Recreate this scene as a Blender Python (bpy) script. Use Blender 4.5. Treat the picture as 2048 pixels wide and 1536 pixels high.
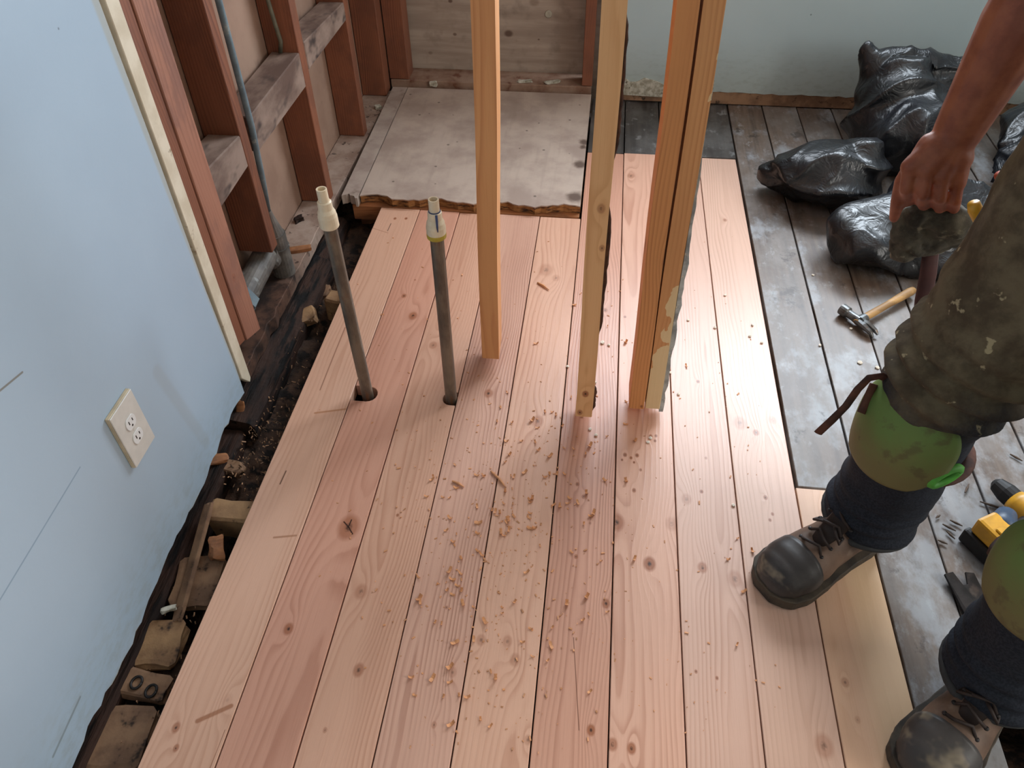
import bpy, bmesh, math, random
from mathutils import Vector, Matrix, Euler, noise as mnoise

for _o in list(bpy.data.objects):
    bpy.data.objects.remove(_o, do_unlink=True)
SC = bpy.context.scene
COL = SC.collection
random.seed(7)

# ------------------------------------------------------------------ camera
H = 1.42            # camera height above the new planks, metres
F = 1541.0          # focal length in pixels of the 2048 px wide frame
R = Matrix(((0.99327214, 0.07278926, -0.09006767),
            (0.11519802, -0.70049746, 0.7042959),
            (-0.011827, -0.70993312, -0.70416979)))
cam_d = bpy.data.cameras.new('camera')
cam = bpy.data.objects.new('camera', cam_d)
COL.objects.link(cam)
cam_d.sensor_width = 36.0
cam_d.lens = F / 2048 * 36.0
cam_d.clip_start = 0.02
_m = Matrix(((R[0][0], -R[0][1], -R[0][2], 0), (R[1][0], -R[1][1], -R[1][2], 0),
             (R[2][0], -R[2][1], -R[2][2], H), (0, 0, 0, 1)))
cam.matrix_world = _m
SC.camera = cam

# ------------------------------------------------------------------ world, lights, exposure
SC.view_settings.view_transform = 'Standard'
SC.view_settings.look = 'None'
SC.view_settings.exposure = 0.08
SC.view_settings.gamma = 1.0
SC.view_settings.use_curve_mapping = False
world = bpy.data.worlds.new('overcast_sky')
SC.world = world
world.use_nodes = True
_bg = world.node_tree.nodes['Background']
_bg.inputs[0].default_value = (0.80, 0.90, 1.0, 1)
_bg.inputs[1].default_value = 1.2


def area_light(name, loc, aim, sx, sy, watts, col):
    l = bpy.data.lights.new(name, 'AREA')
    l.shape = 'RECTANGLE'
    l.size, l.size_y = sx, sy
    l.energy = watts
    l.color = col
    o = bpy.data.objects.new(name, l)
    COL.objects.link(o)
    o.location = loc
    o.rotation_euler = (Vector(aim) - Vector(loc)).to_track_quat('-Z', 'Y').to_euler()
    return o


# back window daylight, and warm fill added at an unseen right window (openings are built in the walls below)
WIN_B = (-0.20, 1.85, 1.10, 2.12)      # back wall window: x0 x1 z0 z1
WIN_R = (-0.7, 0.9, 0.95, 2.10)        # unseen right wall window, added for the fill: y0 y1 z0 z1
area_light('daylight_back_window_right_sash', (1.34, 3.36, 1.61), (1.1, 0, 0.8), 0.95, 1.0, 78, (0.80, 0.90, 1.0))
area_light('daylight_back_window_left_sash', (0.31, 3.36, 1.61), (0.31, 0, 0.9), 1.0, 1.0, 48, (0.84, 0.91, 1.0))
area_light('fill_right_window', (2.82, 0.1, 1.55), (0, 0.3, 0.9), 1.5, 1.1, 40, (1.0, 0.95, 0.88))


# ------------------------------------------------------------------ pixel helpers (a pixel is only a direction)
def ray(u, v):
    return R @ Vector((u - 1024, v - 768, F))


def onX(u, v, x):
    r = ray(u, v)
    return Vector((0, 0, H)) + r * (x / r.x)


def onY(u, v, y):
    r = ray(u, v)
    return Vector((0, 0, H)) + r * (y / r.y)


def onZ(u, v, z=0.0):
    r = ray(u, v)
    return Vector((0, 0, H)) + r * ((z - H) / r.z)


# ------------------------------------------------------------------ object helpers
def lin(c):
    return tuple((x / 255 / 12.92 if x / 255 <= 0.04045 else ((x / 255 + 0.055) / 1.055) ** 2.4) for x in c)


def rgba(c):
    return (*lin(c), 1.0)


def link(name, me, mat=None, parent=None, label=None, cat=None, group=None, kind=None, smooth=False):
    o = bpy.data.objects.new(name, me)
    COL.objects.link(o)
    if mat is not None and me is not None and len(me.materials) == 0:
        me.materials.append(mat)
    if parent is not None:
        o.parent = parent
    if label:
        o['label'] = label
    if cat:
        o['category'] = cat
    if group:
        o['group'] = group
    if kind:
        o['kind'] = kind
    if smooth and me is not None:
        me.polygons.foreach_set('use_smooth', [True] * len(me.polygons))
    return o


def empty(name, label=None, cat=None, group=None, kind=None, loc=(0, 0, 0)):
    o = link(name, None, None, None, label, cat, group, kind)
    o.location = loc
    o.empty_display_size = 0.05
    return o


def to_mesh(bm, name='mesh'):
    bmesh.ops.recalc_face_normals(bm, faces=bm.faces[:])
    me = bpy.data.meshes.new(name)
    bm.to_mesh(me)
    bm.free()
    return me


def box_bm(x0, x1, y0, y1, z0, z1, bev=0.0, bm=None, seg=1):
    b = bmesh.new()
    vs = [b.verts.new((x, y, z)) for x in (x0, x1) for y in (y0, y1) for z in (z0, z1)]
    for f in ((0, 1, 3, 2), (4, 6, 7, 5), (0, 4, 5, 1), (2, 3, 7, 6), (0, 2, 6, 4), (1, 5, 7, 3)):
        b.faces.new([vs[i] for i in f])
    if bev > 0:
        bmesh.ops.bevel(b, geom=b.edges[:], offset=bev, segments=seg, affect='EDGES', profile=0.5)
    if bm is None:
        return b
    t = bpy.data.meshes.new('t')
    b.to_mesh(t)
    b.free()
    bm.from_mesh(t)
    bpy.data.meshes.remove(t)
    return bm


def hexa_bm(bot, top, bev=0.0):
    """box from four bottom and four top corners (same winding)"""
    b = bmesh.new()
    vb = [b.verts.new(p) for p in bot]
    vt = [b.verts.new(p) for p in top]
    b.faces.new(vb[::-1])
    b.faces.new(vt)
    for i in range(4):
        j = (i + 1) % 4
        b.faces.new((vb[i], vb[j], vt[j], vt[i]))
    if bev:
        bmesh.ops.bevel(b, geom=b.edges[:], offset=bev, segments=1, affect='EDGES', profile=0.5)
    return b


def prism_bm(pts, fn, d0, d1, bev=0.0):
    """extrude 2-D outline pts; fn(a, b, d) -> 3-D point"""
    b = bmesh.new()
    lo = [b.verts.new(fn(p[0], p[1], d0)) for p in pts]
    hi = [b.verts.new(fn(p[0], p[1], d1)) for p in pts]
    n = len(pts)
    b.faces.new(lo[::-1])
    b.faces.new(hi)
    for i in range(n):
        j = (i + 1) % n
        b.faces.new((lo[i], lo[j], hi[j], hi[i]))
    bmesh.ops.recalc_face_normals(b, faces=b.faces[:])
    if bev:
        bmesh.ops.bevel(b, geom=[e for e in b.edges if abs(e.calc_face_angle(0)) > 0.5], offset=bev, segments=1, affect='EDGES', profile=0.5, clamp_overlap=True)
    return b


def tube_bm(pts, rad, seg=12, bm=None, flat=None, cap=True):
    """tube along pts; rad number or list; flat = (axis vector, ratio) squashes the section"""
    b = bm or bmesh.new()
    pts = [Vector(p) for p in pts]
    n = len(pts)
    rr = rad if isinstance(rad, (list, tuple)) else [rad] * n
    rings = []
    up = None
    for i, p in enumerate(pts):
        t = (pts[min(i + 1, n - 1)] - pts[max(i - 1, 0)]).normalized()
        if up is None:
            up = Vector((0, 0, 1)) if abs(t.z) < 0.9 else Vector((0, 1, 0))
            if flat:
                up = Vector(flat[0])
        s = t.cross(up)
        if s.length < 1e-6:
            s = t.cross(Vector((1, 0.1, 0)))
        s.normalize()
        up = s.cross(t).normalized()
        k = flat[1] if flat else 1.0
        rings.append([b.verts.new(p + (s * math.cos(a) + up * math.sin(a) * k) * rr[i])
                      for a in [2 * math.pi * j / seg for j in range(seg)]])
    for i in range(n - 1):
        for j in range(seg):
            k2 = (j + 1) % seg
            b.faces.new((rings[i][j], rings[i][k2], rings[i + 1][k2], rings[i + 1][j]))
    if cap:
        b.faces.new(rings[0][::-1])
        b.faces.new(rings[-1])
    return b


def lathe_bm(prof, seg=20, origin=(0, 0, 0), bm=None, closed=True):
    """profile of (r, z) about the z axis"""
    b = bm or bmesh.new()
    o = Vector(origin)
    rings = [[b.verts.new(o + Vector((r * math.cos(2 * math.pi * j / seg), r * math.sin(2 * math.pi * j / seg), z)))
              for j in range(seg)] for r, z in prof]
    for i in range(len(rings) - 1):
        for j in range(seg):
            k = (j + 1) % seg
            b.faces.new((rings[i][j], rings[i][k], rings[i + 1][k], rings[i + 1][j]))
    if closed:
        b.faces.new(rings[0][::-1])
        b.faces.new(rings[-1])
    return b


def capsule(b, p0, p1, r0, r1, seg=14, sq=(1, 1)):
    p0, p1 = Vector(p0), Vector(p1)
    t = (p1 - p0)
    L = t.length
    t.normalize()
    s = t.cross(Vector((0, 0, 1)) if abs(t.z) < 0.9 else Vector((0, 1, 0))).normalized()
    u = s.cross(t)
    prof = [(-r0 * math.cos(a), r0 * math.sin(a)) for a in (0.15, 0.5, 0.9, 1.25, math.pi / 2)]
    prof += [(L + r1 * math.sin(a), r1 * math.cos(a)) for a in (0, 0.35, 0.7, 1.07, 1.42)]
    rings = []
    for d, r in prof:
        rings.append([b.verts.new(p0 + t * d + (s * math.cos(a) * sq[0] + u * math.sin(a) * sq[1]) * r)
                      for a in [2 * math.pi * j / seg for j in range(seg)]])
    for i in range(len(rings) - 1):
        for j in range(seg):
            k = (j + 1) % seg
            b.faces.new((rings[i][j], rings[i][k], rings[i + 1][k], rings[i + 1][j]))
    b.faces.new(rings[0][::-1])
    b.faces.new(rings[-1])


def ellipsoid(b, c, r, rot=None, sub=3):
    t = bmesh.new()
    bmesh.ops.create_icosphere(t, subdivisions=sub, radius=1.0)
    M = Matrix.Translation(Vector(c)) @ (rot.to_matrix().to_4x4() if rot else Matrix()) @ Matrix.Diagonal((*r, 1))
    bmesh.ops.transform(t, matrix=M, verts=t.verts[:])
    me = bpy.data.meshes.new('t')
    t.to_mesh(me)
    t.free()
    b.from_mesh(me)
    bpy.data.meshes.remove(me)


def remeshed(bm, voxel, smooth=4, fac=0.5):
    """weld overlapping closed shells into one continuous surface"""
    bmesh.ops.recalc_face_normals(bm, faces=bm.faces[:])
    me = bpy.data.meshes.new('t')
    bm.to_mesh(me)
    bm.free()
    o = bpy.data.objects.new('t', me)
    COL.objects.link(o)
    md = o.modifiers.new('r', 'REMESH')
    md.mode = 'VOXEL'
    md.voxel_size = voxel
    md.use_smooth_shade = True
    if smooth:
        sm = o.modifiers.new('s', 'SMOOTH')
        sm.iterations = smooth
        sm.factor = fac
    dg = bpy.context.evaluated_depsgraph_get()
    out = bpy.data.meshes.new_from_object(o.evaluated_get(dg))
    bpy.data.objects.remove(o, do_unlink=True)
    bpy.data.meshes.remove(me)
    out.materials.clear()
    return out


def displace(me, fn):
    """move each vertex along its normal by fn(co, normal)"""
    ns = [v.normal.copy() for v in me.vertices]
    for v, n in zip(me.vertices, ns):
        v.co = v.co + n * fn(v.co, n)
    me.update()


# ------------------------------------------------------------------ material helpers
class NT:
    def __init__(self, name):
        self.mat = bpy.data.materials.new(name)
        self.mat.use_nodes = True
        self.t = self.mat.node_tree
        self.bsdf = self.t.nodes['Principled BSDF']
        tc = self.t.nodes.new('ShaderNodeTexCoord')
        self.P = tc.outputs['Object']

    def _in(self, sock, v):
        if v is None:
            return
        if isinstance(v, bpy.types.NodeSocket):
            self.t.links.new(v, sock)
        else:
            sock.default_value = v

    def m(self, op, a, b=None, c=None, clamp=False):
        n = self.t.nodes.new('ShaderNodeMath')
        n.operation = op
        n.use_clamp = clamp
        for i, v in enumerate((a, b, c)):
            self._in(n.inputs[i], v)
        return n.outputs[0]

    def vec(self, x, y, z):
        n = self.t.nodes.new('ShaderNodeCombineXYZ')
        for i, v in enumerate((x, y, z)):
            self._in(n.inputs[i], v)
        return n.outputs[0]

    def sep(self, v):
        n = self.t.nodes.new('ShaderNodeSeparateXYZ')
        self._in(n.inputs[0], v)
        return n.outputs

    def scale(self, v, s, off=(0, 0, 0)):
        n = self.t.nodes.new('ShaderNodeMapping')
        self._in(n.inputs['Vector'], v)
        n.inputs['Scale'].default_value = s
        n.inputs['Location'].default_value = off
        return n.outputs[0]

    def noise(self, v, sc, detail=3.0, rough=0.55, dist=0.0):
        n = self.t.nodes.new('ShaderNodeTexNoise')
        self._in(n.inputs['Vector'], v)
        n.inputs['Scale'].default_value = sc
        n.inputs['Detail'].default_value = detail
        n.inputs['Roughness'].default_value = rough
        n.inputs['Distortion'].default_value = dist
        return n.outputs['Fac']

    def voro(self, v, sc, feature='F1', out='Distance'):
        n = self.t.nodes.new('ShaderNodeTexVoronoi')
        n.feature = feature
        self._in(n.inputs['Vector'], v)
        n.inputs['Scale'].default_value = sc
        return n.outputs[out]

    def ramp(self, f, stops, interp='LINEAR'):
        n = self.t.nodes.new('ShaderNodeValToRGB')
        self._in(n.inputs[0], f)
        cr = n.color_ramp
        cr.interpolation = interp
        while len(cr.elements) < len(stops):
            cr.elements.new(0.5)
        for e, (p, c) in zip(cr.elements, stops):
            e.position = p
            e.color = c if len(c) == 4 else (*c, 1)
        return n.outputs[0]

    def step(self, f, a, b):
        n = self.t.nodes.new('ShaderNodeMapRange')
        n.interpolation_type = 'SMOOTHSTEP'
        self._in(n.inputs[0], f)
        n.inputs[1].default_value = a
        n.inputs[2].default_value = b
        return n.outputs[0]

    def mix(self, fac, a, b, mode='MIX'):
        n = self.t.nodes.new('ShaderNodeMix')
        n.data_type = 'RGBA'
        n.blend_type = mode
        self._in(n.inputs[0], fac)
        self._in(n.inputs[6], a)
        self._in(n.inputs[7], b)
        return n.outputs[2]

    def bump(self, h, strength, dist=0.002):
        n = self.t.nodes.new('ShaderNodeBump')
        n.inputs['Strength'].default_value = strength
        n.inputs['Distance'].default_value = dist
        self._in(n.inputs['Height'], h)
        self.t.links.new(n.outputs[0], self.bsdf.inputs['Normal'])

    def done(self, col, rough, spec=0.5, metal=0.0, coat=0.0):
        self._in(self.bsdf.inputs['Base Color'], col)
        self._in(self.bsdf.inputs['Roughness'], rough)
        self._in(self.bsdf.inputs['Metallic'], metal)
        self.bsdf.inputs['Specular IOR Level'].default_value = spec
        self.bsdf.inputs['Coat Weight'].default_value = coat
        return self.mat


def knot_group():
    g = bpy.data.node_groups.new('knot', 'ShaderNodeTree')
    for nm, ty in (('u', 'NodeSocketFloat'), ('v', 'NodeSocketFloat'), ('ku', 'NodeSocketFloat'), ('kv', 'NodeSocketFloat'), ('r', 'NodeSocketFloat')):
        g.interface.new_socket(nm, in_out='INPUT', socket_type=ty)
    for nm in ('bump', 'core', 'heart'):
        g.interface.new_socket(nm, in_out='OUTPUT', socket_type='NodeSocketFloat')
    gi = g.nodes.new('NodeGroupInput')
    go = g.nodes.new('NodeGroupOutput')

    def mm(op, a, b=None, clamp=False):
        n = g.nodes.new('ShaderNodeMath')
        n.operation = op
        n.use_clamp = clamp
        for i, v in enumerate((a, b)):
            if v is None:
                continue
            if isinstance(v, bpy.types.NodeSocket):
                g.links.new(v, n.inputs[i])
            else:
                n.inputs[i].default_value = v
        return n.outputs[0]
    du = mm('SUBTRACT', gi.outputs[0], gi.outputs[2])
    dv = mm('SUBTRACT', gi.outputs[1], gi.outputs[3])
    a = mm('DIVIDE', du, gi.outputs[4])
    b = mm('DIVIDE', mm('MULTIPLY', dv, 0.72), gi.outputs[4])
    d2 = mm('ADD', mm('MULTIPLY', a, a), mm('MULTIPLY', b, b))
    b2 = mm('MULTIPLY', b, 0.5)
    e2 = mm('ADD', mm('MULTIPLY', a, a), mm('MULTIPLY', b2, b2))
    bump = mm('EXPONENT', mm('MULTIPLY', e2, -0.32))
    d = mm('SQRT', d2)
    core = mm('SUBTRACT', 1.0, mm('MULTIPLY', mm('SUBTRACT', d, 0.72), 2.2, True), True)
    heart = mm('SUBTRACT', 1.0, mm('MULTIPLY', mm('SUBTRACT', d, 0.12), 3.2, True), True)
    g.links.new(bump, go.inputs[0])
    g.links.new(core, go.inputs[1])
    g.links.new(heart, go.inputs[2])
    return g


KNOT = knot_group()


def wood(name, early, late, knots=(), axis='Y', seed=0.0, centre=0.0, freq=150.0, depth=0.03, contrast=1.0, rough=0.42,
         dirt=None, dirt_amt=0.0, slope=0.6, spec=0.5, sap=None, rel=0.25, knotcol=(150, 88, 55), heartcol=(48, 28, 20), extra=None):
    """sawn softwood: growth rings seen as contour lines that flow round the knots. knots: (u, v, radius, darkness)"""
    t = NT(name)
    s = t.sep(t.P)
    if axis == 'Y':
        u, v, w = s[0], s[1], s[2]
    elif axis == 'Z':
        u, v, w = t.m('ADD', s[0], t.m('MULTIPLY', s[1], 0.83)), s[2], s[1]
    else:
        u, v, w = t.m('ADD', s[1], s[2]), s[0], s[2]
    base = t.vec(u, v, w)
    n1 = t.noise(t.scale(base, (5, 1.1, 5), (seed, seed * 1.7, 0)), 1.0, 2.0, 0.5)
    n2 = t.noise(t.scale(base, (30, 4.0, 30), (seed * 2, seed, 0)), 1.0, 2.0, 0.5)
    uu = t.m('ADD', t.m('SUBTRACT', u, centre), t.m('MULTIPLY', t.m('SUBTRACT', n1, 0.5), 0.11))
    r0 = t.m('SQRT', t.m('ADD', t.m('MULTIPLY', uu, uu), depth * depth))
    h = t.m('MULTIPLY', r0, freq)
    h = t.m('ADD', h, t.m('MULTIPLY', v, slope))
    h = t.m('ADD', h, t.m('MULTIPLY', n2, 0.8))
    core = None
    heart = None
    for (ku, kv, kr, kd) in knots:
        n = t.t.nodes.new('ShaderNodeGroup')
        n.node_tree = KNOT
        t.t.links.new(u, n.inputs[0])
        t.t.links.new(v, n.inputs[1])
        n.inputs[2].default_value = ku
        n.inputs[3].default_value = kv
        n.inputs[4].default_value = kr
        if kr > 0.0045:
            h = t.m('ADD', h, t.m('MULTIPLY', n.outputs[0], 2.0 * min(1.0, kr / 0.010)))
        c = t.m('MULTIPLY', n.outputs[1], kd)
        e = t.m('MULTIPLY', n.outputs[2], min(1.0, kd * 1.15))
        core = c if core is None else t.m('MAXIMUM', core, c)
        heart = e if heart is None else t.m('MAXIMUM', heart, e)
    fr = t.m('FRACT', h)
    lw = t.ramp(fr, [(0.0, (0.35, 0.35, 0.35)), (0.10, (0, 0, 0)), (0.45, (0.10, 0.10, 0.10)), (0.86, (1, 1, 1)), (0.95, (1, 1, 1)), (1.0, (0.35, 0.35, 0.35))])
    vary = t.noise(t.scale(base, (14, 1.6, 14), (seed * 3, 2, 1)), 1.0, 2.0, 0.5)
    lwf = t.m('MULTIPLY', lw, t.m('MULTIPLY', t.step(vary, 0.28, 0.72), contrast), clamp=True)
    col = t.mix(lwf, rgba(early), rgba(late))
    fib = t.noise(t.scale(base, (420, 9, 420)), 1.0, 2.0, 0.6)
    col = t.mix(t.m('MULTIPLY', t.step(fib, 0.5, 0.8), 0.22), col, rgba(late))
    big = t.noise(t.scale(base, (7, 0.9, 7), (seed, 9, 4)), 1.0, 2.0, 0.5)
    col = t.mix(t.m('MULTIPLY', t.step(big, 0.45, 0.75), 0.30), col, rgba(late))
    if sap:
        x0, x1, sc = sap
        col = t.mix(t.m('MULTIPLY', t.step(t.m('ADD', u, t.m('MULTIPLY', t.m('SUBTRACT', n1, .5), .03)), x0, x1), 0.8), col, rgba(sc))
    if core is not None:
        col = t.mix(t.m('MULTIPLY', core, 0.85), col, rgba(knotcol))
        crack = t.noise(t.scale(base, (160, 120, 160)), 1.0, 2.0, 0.7)
        col = t.mix(t.m('MULTIPLY', heart, t.step(crack, 0.30, 0.55)), col, rgba(heartcol))
    if extra:
        col = extra(t, u, v, col, base)
    if dirt:
        dn = t.noise(t.scale(base, (1, 0.55, 1), (seed, 3, 5)), 9.0, 5.0, 0.65)
        col = t.mix(t.m('MULTIPLY', t.step(dn, 0.45, 0.62), dirt_amt), col, rgba(dirt))
    t.bump(t.m('ADD', t.m('MULTIPLY', lw, 0.5), t.m('MULTIPLY', fib, 0.7)), rel, 0.0009)
    rr = t.m('ADD', rough, t.m('MULTIPLY', t.m('SUBTRACT', fib, 0.5), 0.12))
    return t.done(col, rr, spec)


def mottled(name, c1, c2, scale=10.0, rough=0.7, c3=None, s3=40.0, t3=(0.6, 0.72), bump=0.2, spec=0.4, metal=0.0, detail=5.0, stretch=(1, 1, 1), lo=0.35, hi=0.65, bd=0.003):
    t = NT(name)
    v = t.scale(t.P, stretch)
    n = t.noise(v, scale, detail, 0.6)
    col = t.mix(t.step(n, lo, hi), rgba(c1), rgba(c2))
    if c3:
        col = t.mix(t.step(t.noise(v, s3, 3.0, 0.6), *t3), col, rgba(c3))
    if bump:
        t.bump(t.noise(v, scale * 4, 4.0, 0.6), bump, bd)
    return t.done(col, rough, spec, metal)


def plain(name, c, rough=0.5, spec=0.5, metal=0.0, var=0.08):
    t = NT(name)
    n = t.noise(t.P, 35.0, 3.0)
    c2 = tuple(max(0, x * (1 - 2 * var)) for x in c)
    return t.done(t.mix(t.step(n, 0.3, 0.7), rgba(c), rgba(c2)), rough, spec, metal)

# ================================================================== THE SETTING
PW = 0.1365                                   # plank pitch
SEAM = [-0.7258 + PW * i for i in range(11)]
LW = -0.870                                   # face of the blue left wall
BW = 3.12                                     # face of the back wall
CEIL = 2.40


def seg_mask(t, a, b, p0, p1, w):
    """1 on a thin straight mark between p0 and p1 in the (a, b) plane"""
    dx, dy = p1[0] - p0[0], p1[1] - p0[1]
    L2 = dx * dx + dy * dy
    pa = t.m('SUBTRACT', a, p0[0])
    pb = t.m('SUBTRACT', b, p0[1])
    k = t.m('DIVIDE', t.m('ADD', t.m('MULTIPLY', pa, dx), t.m('MULTIPLY', pb, dy)), L2, clamp=True)
    ex = t.m('SUBTRACT', pa, t.m('MULTIPLY', k, dx))
    ey = t.m('SUBTRACT', pb, t.m('MULTIPLY', k, dy))
    d = t.m('SQRT', t.m('ADD', t.m('MULTIPLY', ex, ex), t.m('MULTIPLY', ey, ey)))
    return t.m('SUBTRACT', 1.0, t.step(d, w * 0.4, w), clamp=True)


def blue_paint(name, c, c2, left):
    t = NT(name)
    s = t.sep(t.P)
    n = t.noise(t.P, 2.2, 4.0, 0.55)
    col = t.mix(t.m('MULTIPLY', t.step(n, 0.35, 0.7), 0.55), rgba(c), rgba(c2))
    scuff = t.noise(t.scale(t.P, (6, 6, 12)), 4.0, 5.0, 0.7)
    if left:
        low = t.m('SUBTRACT', 1.0, t.step(s[2], -0.02, 0.16), clamp=True)
        col = t.mix(t.m('MULTIPLY', t.m('MULTIPLY', low, t.step(scuff, 0.40, 0.7)), 0.45), col, rgba((146, 152, 152)))
        for p0, p1, w, cc, a in (((0.50, 0.352), (0.768, 0.366), 0.0022, (118, 140, 160), 0.7),
                                 ((0.715, 0.606), (0.773, 0.594), 0.0026, (120, 118, 110), 0.9),
                                 ((1.05, 0.33), (1.10, 0.05), 0.022, (150, 150, 146), 0.22),
                                 ((0.40, 0.02), (0.50, 0.03), 0.004, (110, 118, 116), 0.6),
                                 ((1.30, 0.98), (1.325, 0.05), 0.016, (164, 158, 138), 0.55)):
            col = t.mix(t.m('MULTIPLY', seg_mask(t, s[1], s[2], p0, p1, w), a), col, rgba(cc))
    else:
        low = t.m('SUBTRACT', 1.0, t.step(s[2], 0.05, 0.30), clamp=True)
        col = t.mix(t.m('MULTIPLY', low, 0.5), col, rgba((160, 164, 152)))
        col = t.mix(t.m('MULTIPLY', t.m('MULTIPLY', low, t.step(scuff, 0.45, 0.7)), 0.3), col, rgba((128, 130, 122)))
    dots = t.voro(t.P, 7.0)
    col = t.mix(t.m('MULTIPLY', t.m('SUBTRACT', 1.0, t.step(dots, 0.016, 0.026), clamp=True), 0.65), col, rgba((70, 78, 84)))
    t.bump(t.noise(t.P, 120.0, 3.0), 0.06, 0.002)
    return t.done(col, 0.5, 0.4)


M = {}
M['blue'] = blue_paint('blue_wall_paint', (164, 182, 197), (154, 172, 188), True)
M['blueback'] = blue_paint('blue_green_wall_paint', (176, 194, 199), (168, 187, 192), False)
M['white'] = plain('white_ceiling_paint', (226, 224, 218), 0.8, 0.3, var=0.02)
M['roomwall'] = plain('pale_room_paint', (206, 204, 196), 0.8, 0.3, var=0.03)
M['cream'] = mottled('cream_painted_wood', (214, 202, 180), (198, 184, 160), 14, 0.55, c3=(150, 130, 104), s3=26, t3=(0.66, 0.75), bump=0.1)
M['gypsum'] = mottled('torn_gypsum', (196, 192, 178), (150, 144, 126), 60, 0.9, c3=(90, 80, 66), s3=40, bump=0.4)
M['panel'] = mottled('tan_hardboard', (152, 124, 106), (138, 110, 93), 6, 0.75, c3=(112, 88, 74), s3=9, t3=(0.6, 0.8), bump=0.05)
M['frame'] = wood('red_brown_framing_timber', (132, 80, 55), (92, 51, 34), (), 'Z', 1.3, -0.9, 120, 0.04, 0.9, 0.62, (92, 56, 42), 0.45)
M['frame_a'] = wood('weathered_framing_timber', (158, 108, 86), (120, 74, 56), [(1.465 * 0.83 - 0.885, 0.26, 0.008, 0.8)], 'Z', 2.3, -0.2, 120, 0.04, 0.9, 0.62, (120, 82, 70), 0.6)
M['grey_wood'] = mottled('dust_grey_timber', (142, 121, 108), (92, 71, 61), 8, 0.8, c3=(58, 46, 42), s3=12, t3=(0.54, 0.68), bump=0.35, stretch=(1, 0.5, 1))
M['grey_ply'] = mottled('dusty_grey_plywood', (176, 160, 148), (150, 132, 122), 7, 0.72, c3=(126, 108, 98), s3=16, t3=(0.55, 0.75), bump=0.12)
M['dark_rot'] = mottled('rotten_black_wood', (34, 24, 20), (62, 42, 33), 26, 0.8, c3=(13, 10, 9), s3=34, t3=(0.5, 0.62), bump=1.0, stretch=(1, 0.16, 1), bd=0.006, spec=0.25)
M['dirt'] = mottled('damp_dark_soil', (52, 38, 30), (86, 63, 48), 18, 0.85, c3=(22, 16, 13), s3=30, t3=(0.48, 0.62), bump=0.9, bd=0.008)
M['scrap_tan'] = mottled('dirty_tan_timber', (168, 132, 94), (130, 98, 70), 16, 0.75, c3=(54, 40, 30), s3=26, t3=(0.60, 0.72), bump=0.5, bd=0.004)
M['scrap_brown'] = mottled('dirty_brown_board', (150, 116, 88), (112, 84, 64), 14, 0.75, c3=(52, 38, 29), s3=30, t3=(0.60, 0.72), bump=0.4)
M['joist'] = wood('orange_joist', (176, 116, 72), (134, 80, 46), (), 'X', 3.3, 0.0, 140, 0.05, 0.9, 0.7, (84, 56, 38), 0.6)
M['ragged'] = mottled('layered_plywood_edge', (176, 122, 70), (112, 70, 38), 30, 0.8, c3=(60, 38, 24), s3=30, t3=(0.55, 0.66), bump=0.6, stretch=(1.0, 1, 4))


def panel_mat():
    t = NT('grey_knotty_plywood_back')
    s = t.sep(t.P)
    n = t.noise(t.scale(t.P, (3, 3, 30)), 1.0, 4.0, 0.6)
    col = t.mix(t.step(n, 0.3, 0.7), rgba((176, 160, 145)), rgba((152, 136, 123)))
    for x, z, r, c in ((-0.405, 0.21, 0.020, 0.8), (-0.63, 0.20, 0.009, 0.7), (-0.64, 0.33, 0.010, 0.8), (-0.56, 0.40, 0.013, 0.7), (-0.28, 0.19, 0.005, 0.7), (-0.30, 0.335, 0.022, 0.35), (-0.74, 0.12, .01, .4)):
        dx = t.m('SUBTRACT', s[0], x)
        dz = t.m('MULTIPLY', t.m('SUBTRACT', s[2], z), 1.3)
        d = t.m('SQRT', t.m('ADD', t.m('MULTIPLY', dx, dx), t.m('MULTIPLY', dz, dz)))
        col = t.mix(t.m('MULTIPLY', t.m('SUBTRACT', 1.0, t.step(d, r * 0.5, r * 1.2), clamp=True), c), col, rgba((82, 58, 46)))
    dn = t.noise(t.P, 12.0, 5.0, 0.6)
    col = t.mix(t.m('MULTIPLY', t.step(dn, 0.5, 0.7), 0.35), col, rgba((96, 86, 78)))
    t.bump(n, 0.1)
    return t.done(col, 0.8, 0.3)


M['grey_panel'] = panel_mat()

# --- ground under the floor
bm = bmesh.new()
gx, gy = 120, 190
X0, X1, Y0, Y1 = -1.12, 2.75, -1.36, 3.30
grid = []
for j in range(gy + 1):
    row = []
    for i in range(gx + 1):
        # dense columns in the open gap by the left wall
        fx = i / gx
        x = X0 + (X1 - X0) * (fx * 0.17 if fx < 0.6 else 0.102 + (fx - 0.6) / 0.4 * 0.898)
        y = Y0 + (Y1 - Y0) * j / gy
        q = Vector((x * 9, y * 9, 3.1))
        z = -0.125 + 0.030 * mnoise.noise(q) + 0.018 * mnoise.noise(q * 3.1) + 0.008 * mnoise.noise(q * 8)
        z += -0.07 * max(0.0, 1 - abs(y - 0.93) / 0.10) - 0.06 * max(0.0, 1 - abs(y - 0.72) / 0.06)
        row.append(bm.verts.new((x, y, z)))
    grid.append(row)
for j in range(gy):
    for i in range(gx):
        bm.faces.new((grid[j][i], grid[j][i + 1], grid[j + 1][i + 1], grid[j + 1][i]))
link('ground', to_mesh(bm), M['dirt'], kind='structure', smooth=True)

# --- floor: an empty that carries every board
floor = empty('floor', kind='structure')


def P(u, v, r, d, z=0.0):
    p = onZ(u, v, z)
    px_per_m = F / (p - Vector((0, 0, H))).length
    return (p.x, p.y, r / px_per_m, d)


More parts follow.
